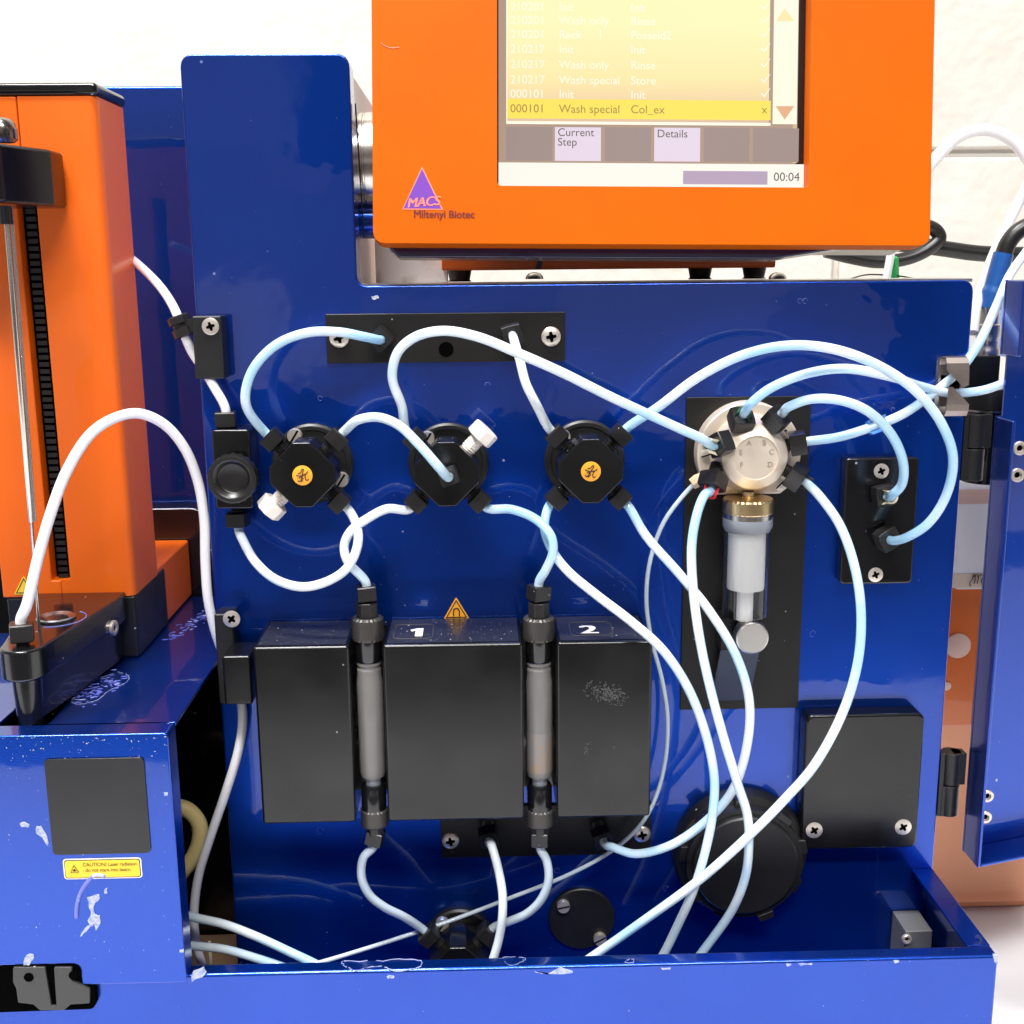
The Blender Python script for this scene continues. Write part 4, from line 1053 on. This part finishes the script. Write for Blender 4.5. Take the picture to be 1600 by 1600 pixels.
# ================================================================== SYRINGE
SY_ = thing('syringe', 'glass syringe with a white piston under the nickel pump head', 'syringe', (SX, SY, zc(970)))
def sl(name, prof, m, n=48, kn=None, ang=35):
    b = B(); b.lathe([(r, zc(py)) for r, py in prof], V((SX, SY, 0)), ZA, n, kn); return mk(name, b, m, SY_, ang=ang)
sl('stem', [(.0022, 768), (.0022, 776), (.0026, 777), (.0026, 780)], 'brass')
sl('knurled_collar', [(.0090, 778)]+[(.0096, 781+i*2.2) for i in range(9)]+[(.0092, 800)], 'brass', 64, (1, 9, -.05), 3)
sl('collar', [(.0092, 800), (.0092, 816)], 'steel')
sl('flange', [(.0094, 808), (.0094, 820), (.0091, 823), (.0086, 828)], 'clearband')
b = B(); b.lathe([(.0086, zc(826)), (.0086, zc(958)), (.0085, zc(960)), (.0079, zc(960)), (.0079, zc(826))], V((SX, SY, 0)), ZA, 48)
mk('barrel', b, 'glass', SY_)
sl('piston', [(.0068, 828), (.0070, 830), (.0070, 915), (.0068, 918)], 'piston')
sl('plunger_rod', [(.0031, 917), (.0031, 968)], 'piston')

# ================================================================== TUBES
F_ = (0, -1, 0)
pn = lambda px, py, y: at(px, py, Y=y)
t = PI/4
n1 = (pn(596, 530, -.0065), (-.12, -1, .0), .75, dict(tl=.004)); n2 = (pn(800, 523, -.0065), (.05, -1, -.1), .25, dict(tl=.004))
tube('pale blue tube looping left from the top plate down to the left valve', [(568, 526, 17), (530, 519, 20), (480, 520, 24), (430, 540, 27), (393, 582, 28), (384, 630, 27), (402, 668, 23)], n1, port(V1, 135))
b_ = port(V2, 0)
cf = at(702, 744, Y=-.0315)
tube('tube arching from the left valve onto the face of the middle valve', [(541, 667, 21), (560, 656, 24), (590, 652, 28), (622, 664, 34), (655, 695, 41), (684, 728, 43)], port(V1, 45), (cf, (-.12, -1, .1), .35, dict(s=.0068, L=.0045, tl=.003)))
PK = dict(s=.0084, L=.006)
pe = lambda ang, rr, y: V((H0.x+math.cos(R(ang))*rr, y, H0.z+math.sin(R(ang))*rr))
def pdir(ang, o=.8): return V((math.cos(R(ang))*o, -(1-o*o)**.5, math.sin(R(ang))*o))
pF = (pn(1126, 694, -.019), (-.80, -.50, -.05), .5, PK); pA = (pn(1158, 656, -.018), (.12, -.70, .70), 0, PK); pB = (pn(1214, 655, -.018), (.40, -.60, .70), .3, PK)
pC = (pn(1247, 692, -.016), (.95, -.22, .18), .1, PK); pD = (pn(1244, 745, -.017), (.80, -.3, -.5), .3, PK); pE = (pn(1114, 752, -.019), (-.30, -.55, -.75), .3, PK)
tube('long white tube sweeping from the middle valve across the top plate to the pump', [(655, 668, 22), (628, 635, 25), (613, 590, 30), (622, 550, 34), (650, 526, 37), (692, 517, 38), (745, 526, 39), (810, 552, 39), (880, 583, 38), (950, 618, 36), (1010, 646, 33), (1065, 671, 30), (1098, 686, 27)],
     port(V2, 135), pF, clips=((.93, 'cream', .006, 0),), m='tube')
tube('short tube from the top plate down to the right valve', [(803, 531, 15), (812, 562, 19), (822, 600, 22), (840, 636, 22), (860, 662, 21)], n2, port(V3, 135))
nR1 = (pn(1381, 774, -.010), (.12, -1, .02), .15, dict(tl=.003, s=.0078)); nR2 = (pn(1386, 841, -.011), (.22, -1, .0), .5, dict(tl=.004, s=.0082))
tube('largest tube loop, from the right valve to the lower port of the right block',
     [(985, 668, 21), (1030, 635, 25), (1090, 590, 30), (1160, 555, 36), (1230, 540, 40), (1300, 545, 42), (1370, 570, 42), (1430, 610, 41), (1470, 660, 39), (1489, 715, 36), (1478, 775, 31), (1450, 818, 27), (1418, 839, 22)], port(V3, 45), nR2)
tube('white tube with dark green clip, from the pump head out through the lower spring clip',
     [(1176, 628, 28), (1205, 606, 30), (1260, 584, 32), (1320, 576, 33), (1385, 587, 31), (1440, 604, 12), (1485, 614, 3), (1530, 611, 2), (1570, 598, -4), (1610, 578, -12)], pA, None, clips=((.06, 'cgreen', .006, 0),))
tube('white tube arching from the pump to the upper port of the right block',
     [(1232, 636, 27), (1265, 624, 31), (1310, 625, 34), (1355, 642, 36), (1392, 678, 36), (1411, 722, 33), (1409, 757, 28), (1396, 772, 24)], pB, nR1, clips=((.90, 'cream', .006, 0),))
tube('tube with blue clip, from the pump head up through the upper spring clip',
     [(1270, 690, 19), (1310, 683, 22), (1360, 668, 24), (1405, 650, 22), (1440, 628, 12), (1472, 603, 3.5), (1500, 578, 2), (1530, 535, -1), (1556, 480, -6), (1578, 430, -12), (1606, 390, -16)], pC, None, clips=((.30, 'cblue', .007, 0),))
tube('longest tube at the right, bowing from the pump down left into the tray',
     [(1262, 757, 24), (1283, 778, 28), (1312, 820, 33), (1334, 880, 38), (1345, 950, 42), (1341, 1030, 45), (1318, 1110, 47), (1272, 1196, 47), (1225, 1250, 46), (1173, 1303, 44), (1095, 1373, 40), (991, 1449, 36), (925, 1495, 33), (850, 1545, 30)], pD, None, clips=((.05, 'nut', .007, 0),))
tube('white tube with red clip, from the pump head down into the tray, over the cap',
     [(1101, 773, 26), (1090, 800, 30), (1081, 850, 34), (1083, 920, 38), (1092, 990, 41), (1105, 1055, 43), (1127, 1140, 44), (1151, 1220, 44), (1168, 1275, 42), (1170, 1320, 41), (1165, 1368, 38), (1145, 1420, 35), (1103, 1480, 32), (1060, 1535, 30)], pE, None, clips=((.045, 'red', .007, 0),))
nP1 = (pn(764, 1307, -.0085), (.05, -1, -.25), .25, dict(tl=.005)); nP2 = (pn(941, 1308, -.0085), (.15, -1, -.22), .35, dict(tl=.005))
tube('white tube sagging from the right valve to the right port of the bottom plate',
     [(981, 798, 22), (1010, 838, 27), (1060, 895, 33), (1105, 950, 38), (1148, 1020, 40), (1170, 1090, 40), (1168, 1160, 38), (1145, 1234, 34), (1103, 1283, 30), (1047, 1321, 26), (992, 1334, 24), (958, 1324, 20)], port(V3, -45), nP2)
cn1 = (V((O1.x, O1.y, at(573, 926, Y=O1.y).z)), (-.06, 0, 1), .15, dict(s=.0072, tl=.0035)); cn2 = (V((O2.x, O2.y, at(842, 926, Y=O2.y).z)), (.05, 0, 1), .5, dict(s=.0072, tl=.0035))
tube('tube from the middle valve curling down into the top of the right column',
     [(765, 786, 20), (800, 796, 23), (838, 812, 27), (861, 838, 30), (864, 862, 30), (853, 890, 27)], port(V2, -45), cn2)
tube('pale blue tube from the right valve over the magnet edge into the tray',
     [(858, 797, 20), (851, 825, 22), (862, 858, 26), (885, 890, 30), (930, 928, 34), (985, 970, 38), (1035, 1015, 41), (1075, 1075, 42), (1102, 1145, 42), (1116, 1215, 42), (1113, 1275, 41), (1103, 1326, 40), (1083, 1392, 37), (1058, 1448, 34), (1036, 1492, 32), (1005, 1540, 30)], port(V3, -135), None)
nV = (pn(372, 811, -.009), (.0, 0, -1), .15, dict(tl=.002)); nVt = (pn(353, 655, -.009), (.0, 0, 1), .1, dict(tl=.002))
tube('tube loop hanging from the left valve back to the clamp below the black knob',
     [(545, 800, 20), (556, 818, 23), (560, 840, 26), (555, 865, 28), (540, 890, 29), (510, 909, 28), (473, 917, 27), (432, 906, 24), (400, 879, 19), (380, 845, 13)], port(V1, -45), nV)
tube('tube from the middle valve to the top of the left column',
     [(633, 784, 20), (605, 795, 22), (573, 811, 24), (548, 830, 24), (538, 852, 24), (543, 877, 25), (560, 900, 26)], port(V2, -135), cn1)
tube('tube from behind the orange tower through the black bracket to the knob clamp', [(160, 372, -66), (200, 400, -52), (232, 428, -34), (258, 458, -14), (276, 490, 2), (287, 520, 7), (300, 550, 5), (317, 575, 6), (333, 602, 8), (345, 628, 9)], None, nVt, m='tubew')
an_ = at(34, 987, Y=cya)
tube('thick white tube arching from the sampler arm over the orange tower to the bracket', [(42, 945, 55), (60, 870, 54), (80, 800, 52), (105, 735, 48), (140, 680, 42), (175, 655, 36), (215, 646, 30), (255, 662, 24), (287, 698, 19), (308, 748, 15), (319, 810, 12), (321, 880, 10), (325, 935, 9), (336, 985, 7), (352, 1030, 4), (372, 1075, 5), (379, 1120, 5), (373, 1170, 5), (352, 1240, 5), (328, 1310, 3), (310, 1370, 2), (303, 1430, 2), (307, 1475, 2), (320, 1520, 2)],
     (an_, (.02, .02, 1), .35, dict(s=.0078, L=.0062, tl=.005)), None, m='tubew', r=.00185)
cb1 = (V((O1.x, O1.y, at(577, 1308, Y=O1.y).z)), (-.22, 0, -1), .2, dict(s=.0066, tl=.002)); cb2 = (V((O2.x, O2.y, at(844, 1309, Y=O2.y).z)), (.0, 0, -1), .1, dict(s=.0066, tl=.002))
p4l = port(V4, 135, .0165); p4r = port(V4, 45, .0165)
tube('short greyish tube from the left column to the lowest valve', [(568, 1340, 25), (565, 1370, 26), (577, 1398, 26), (600, 1417, 25), (632, 1433, 22), (655, 1445, 20)], cb1, p4l, m='tubeg')
tube('short greyish tube from the right column to the lowest valve', [(854, 1345, 25), (857, 1375, 26), (846, 1405, 26), (824, 1427, 24), (795, 1440, 21)], cb2, p4r, m='tubeg')
tube('tube hanging from the left port of the bottom plate into the tray', [(767, 1318, 18), (777, 1352, 24), (785, 1395, 28), (785, 1430, 30), (780, 1465, 30), (770, 1500, 30), (755, 1540, 28)], nP1, None)
o = tube('thin pale tube from the pump head behind the others to the left of the tray', [(1103, 744, 9), (1092, 750, 9), (1066, 776, 10), (1035, 820, 10), (1015, 880, 10), (1010, 940, 10), (1018, 1000, 11), (1034, 1060, 12), (1043, 1120, 13), (1040, 1185, 13), (1025, 1245, 12), (1000, 1290, 10), (955, 1330, 9), (890, 1366, 9), (800, 1402, 10), (700, 1440, 13), (610, 1470, 20), (520, 1498, 28), (470, 1512, 30)], r=.00085, m='tubeg')
b = B(); q = at(1090, 751, Y=-.009); b.lathe([(.0022, -.0025), (.0026, 0), (.0022, .0025)], q, V((-.8, 0, -.5)), 6); mk('ferrule', b, 'beige', o)
tube('upper of two pale tubes leaving the sampler box for the tray', [(255, 1420, 12), (302, 1433, 15), (350, 1444, 18), (400, 1463, 22), (450, 1486, 26), (500, 1510, 28), (540, 1535, 30)], m='tube')
tube('lower of two pale tubes leaving the sampler box for the tray', [(255, 1472, 12), (303, 1478, 15), (350, 1483, 18), (400, 1497, 22), (450, 1514, 26), (490, 1532, 28)], m='tube')
b_ = tube('yellow silicone hose looping out of the sampler box', [(240, 1300, -20), (262, 1262, -20), (290, 1264, -20), (310, 1285, -20), (312, 1312, -20), (300, 1342, -20), (275, 1372, -20), (250, 1392, -20)], r=.0034, m='hose', name='hose', cat='hose', group=None)
tube('white tube arching beside the monitor in front of the wall', [(1440, 275, -260), (1466, 243, -260), (1500, 212, -260), (1540, 203, -260), (1580, 218, -260), (1615, 260, -260)], r=.0036, m='tubew', group=None)
tube('white tube rising behind the blue wrapped cable', [(1610, 280, -60), (1590, 320, -60), (1565, 370, -55), (1540, 430, -45), (1526, 475, -35), (1520, 520, -28)], r=.0022, m='tubew', group=None)

# ================================================================== RIGHT BACKGROUND
# fluid connector
FCo = thing('connector', 'black connector with a knurled ring and a blue wrapped cable beside the door', 'connector', tuple(at(1535, 640, Y=.02)))
k0 = at(1548, 636, Y=.035)
b = B(); b.lathe([(.0118, 0), (.0122, .0008), (.0122, .0072), (.0112, .0082), (0, .0082)], V((k0.x, .035, k0.z)), ZA, 36, (1, 2, -.07)); mk('knurled_ring', b, 'nut', FCo, ang=40)
b = B(); b.lathe([(.0125, 0), (.0125, .0008)], V((k0.x, .035, k0.z-.0011)), ZA, 36); mk('washer', b, 'steel', FCo)
b = B(); b.lathe([(.0095, 0), (.0095, -.03)], V((k0.x, .035, k0.z-.0012)), ZA, 36); mk('connector_neck', b, 'gloss', FCo)
a_, c_ = at(1511, 556, Y=.03), at(1560, 612, Y=.03)
b = B(); b.box(a_.x, c_.x, .03, .042, k0.z+.0083, a_.z); mk('connector_block', b, 'black', FCo, bev=.0006)
q0, q1 = at(1541, 555, Y=.036), at(1546, 478, Y=.036)
b = B(); b.lathe([(.0052, 0), (.0050, .002), (.0044, .003), (.0044, .006), (.0048, .007), (.0048, .012), (.0040, .0125), (.0040, .019)], V((q0.x, .036, a_.z+.0001)), ZA, 24); mk('metal_coupling', b, 'steel', FCo)
P = catmull([at(1546, 482, Y=.036), at(1552, 455, Y=.036), at(1560, 425, Y=.036), at(1568, 396, Y=.036)], 6)
b = B(); n_ = len(P); b.sweep(P, [.0046 if i < n_*.35 else .0040 for i in range(n_)], 20); mk('blue_wrap', b, 'bluew', FCo, ang=60)
P = catmull([at(1567, 400, Y=.036), at(1575, 380, Y=.036), at(1590, 362, Y=.036), at(1615, 350, Y=.036), at(1660, 345, Y=.036)], 8)
b = B(); b.sweep(P, .0034, 16); mk('cable', b, 'cable', FCo, ang=60)
# clear sleeve beside
b = B(); q = at(1536, 550, Y=.06); b.lathe([(.0075, 0), (.0075, .018), (.0078, .0182), (.0078, .020), (.0068, .020), (.0066, .0005)], V((q.x, .065, a_.z-.0)), ZA, 32)
tag(mk('cup', b, 'glass'), 'clear plastic cup behind the blue wrapped cable', 'cup')
b = B(); q = at(1572, 508, Y=.15); b.lathe([(.0150, 0), (.0165, .0008), (.0165, .0022), (.0155, .0026), (0, .0018)], q, V((.25, -.9, .2)), 40)
tag(mk('dish', b, 'petri'), 'round clear dish with a blue rim, between cable and door', 'dish')
# cables on the wall
o = tube('black cable running level along the wall at the right', [(1300, 380, -300), (1420, 382, -300), (1470, 388, -300), (1530, 396, -300), (1620, 398, -300), (1700, 396, -300)], r=.0050, m='cable', name='cable', cat='cable', group='black cables hanging on the wall')
o = tube('black cable loop dipping below the monitor corner', [(1290, 392, -290), (1330, 402, -290), (1375, 409, -290), (1420, 403, -290), (1452, 388, -290), (1468, 372, -290), (1462, 360, -290), (1440, 350, -290)], r=.0042, m='cable', name='cable', cat='cable', group='black cables hanging on the wall')
# green clip and beige probe standing on the top
gc = B(); q0, q1 = at(1395, 436, Y=.10), at(1397, 400, Y=.10)
gc.sweep([q0, q0+(q1-q0)*.9, q1], [.0030, .0022, .001], 4)
tag(mk('peg', gc, 'green'), 'small green peg standing on the instrument top', 'peg')
b = B(); b.sweep([at(1385, 436, Y=.095), at(1394, 385, Y=.095)], .0018, 10); tag(mk('rod', b, 'tubew'), 'pale leaning rod beside the green peg', 'rod')
# thin loop of wire lying on the top, right
b = B(); P = catmull([at(1325, 437, Y=.08), at(1360, 429, Y=.10), at(1400, 431, Y=.10), at(1435, 437, Y=.06)], 8); b.sweep(P, .0004, 6); tag(mk('wire', b, 'cable'), 'thin dark wire lying on top of the instrument at the right', 'wire')

# orange rack with paper label
RK = thing('bottle_rack', 'orange plastic rack with round holes and a paper label behind the hinges', 'rack', tuple(at(1520, 1400, Z=ZB)))
YR = .095
xr0, xr1 = at(1395, 1000, Y=YR).x, at(1640, 1000, Y=YR).x; zr1 = at(1520, 880, Y=YR).z
zbase = at(1530, 1332, Y=YR).z
b = B(); P = [(YR, zr1), (YR, zbase+.006), (YR-.0015, zbase+.002), (YR-.006, zbase), (at(1560, 1408, Z=ZB+.004).y, zbase-.0005)]
pr_ = P+[(P[-1][0], ZB+.0005), (YR+.05, ZB+.0005), (YR+.05, zr1)]
zbase = ZB+.006
yb = at(1560, 1400, Z=zbase).y
P = [(YR, zr1), (YR, zbase+.008), (YR-.002, zbase+.003), (YR-.007, zbase), (yb, zbase), (yb-.001, ZB+.0005), (YR+.05, ZB+.0005), (YR+.05, zr1)]
b.prism([V((xr0, y, z)) for y, z in P], V((0, 0, 0)), V((xr1-xr0, 0, 0)))
RKB = mk('rack_body', b, 'rackl', RK, bev=.0012, ang=25)
a, c = at(1480, 915, Y=YR-.001), at(1553, 1135, Y=YR-.001)
c = at(1530, 1132, Y=YR-.001)
b = B(); b.box(xr0+.002, c.x-.004, YR-.0008, YR-.0001, c.z, zr1-.0005); mk('rack_plate', b, 'rack', RK, bev=.0002)
b = B(); a = at(1540, 900, Y=YR-.0012); b.box(c.x-.0038, xr1-.03, YR-.0008, YR-.0001, c.z, zr1-.0005); mk('rack_plate', b, mat('bright_orange_strip', (.80, .24, .08), .4), RK)
for px, py, r in ((1498, 1010, .0062), (1480, 1073, .0022)):
    q = at(px, py, Y=YR-.002); b = B(); b.lathe([(r, 0), (r, .0006), (r-.0004, .0008), (0, .0008)], V((q.x, YR-.0009, q.z)), (0, -1, 0), 36); mk('hole_cover', b, 'pinkp', RK)
a, c = at(1498, 752, Y=YR-.004), at(1556, 917, Y=YR-.004)
xp0 = at(1486, 915, Y=YR-.004).x
b = B(); b.box(xp0, c.x+.03, YR-.004, YR-.0035, at(1515, 896, Y=YR-.004).z, a.z); pp = mk('paper_label', b, 'paper', RK)
b = B(); b.box(xp0, c.x+.03, YR-.0045, YR-.0041, at(1520, 787, Y=YR-.004).z, at(1520, 765, Y=YR-.004).z); mk('tape', b, 'pinkp', pp)
b = B(); b.box(xp0, c.x+.03, YR-.0042, YR-.0037, at(1520, 918, Y=YR-.004).z, at(1520, 896.5, Y=YR-.004).z); mk('tape', b, mat('cream_tape', (.82, .66, .50), .5), pp)
b = B(); b.box(xp0+.003, xr1-.01, YR-.0034, YR+.02, zr1-.012, a.z-.001); mk('bottle', b, 'paper', RK)
b = B()
for st in ([(1517, 916), (1515, 912), (1519, 905), (1521, 898), (1524, 900), (1522, 912)], [(1521, 902), (1526, 898), (1529, 900), (1527, 912)], [(1528, 902), (1533, 898), (1536, 901), (1533, 910), (1537, 911)]):
    b.sweep([q for q in catmull([at(x, y, Y=YR-.0046) for x, y in st], 4)], .0002, 6)
b.lathe([(.0004, 0), (.0004, .0001)], at(1535, 914.5, Y=YR-.0045), (0, -1, 0), 8)
mk('handwriting', b, 'ink', pp)
# cardboard under the gap at the lower left
b = B(); a, c = at(318, 1470, Y=.04), at(380, 1500, Y=.04)
b.box(-.20, -.111, .015, .054, ZB+.0005, at(340, 1467, Y=.05).z); cb = mk('carton', b, 'card', bev=.0006); tag(cb, 'brown cardboard carton in the gap under the blue panel', 'carton')
b = B(); q = at(328, 1480, Y=.0148); b.box(q.x-.0006, q.x+.0006, .0146, .0149, ZB+.001, at(340, 1470, Y=.0148).z); mk('tape', b, 'cream', cb)
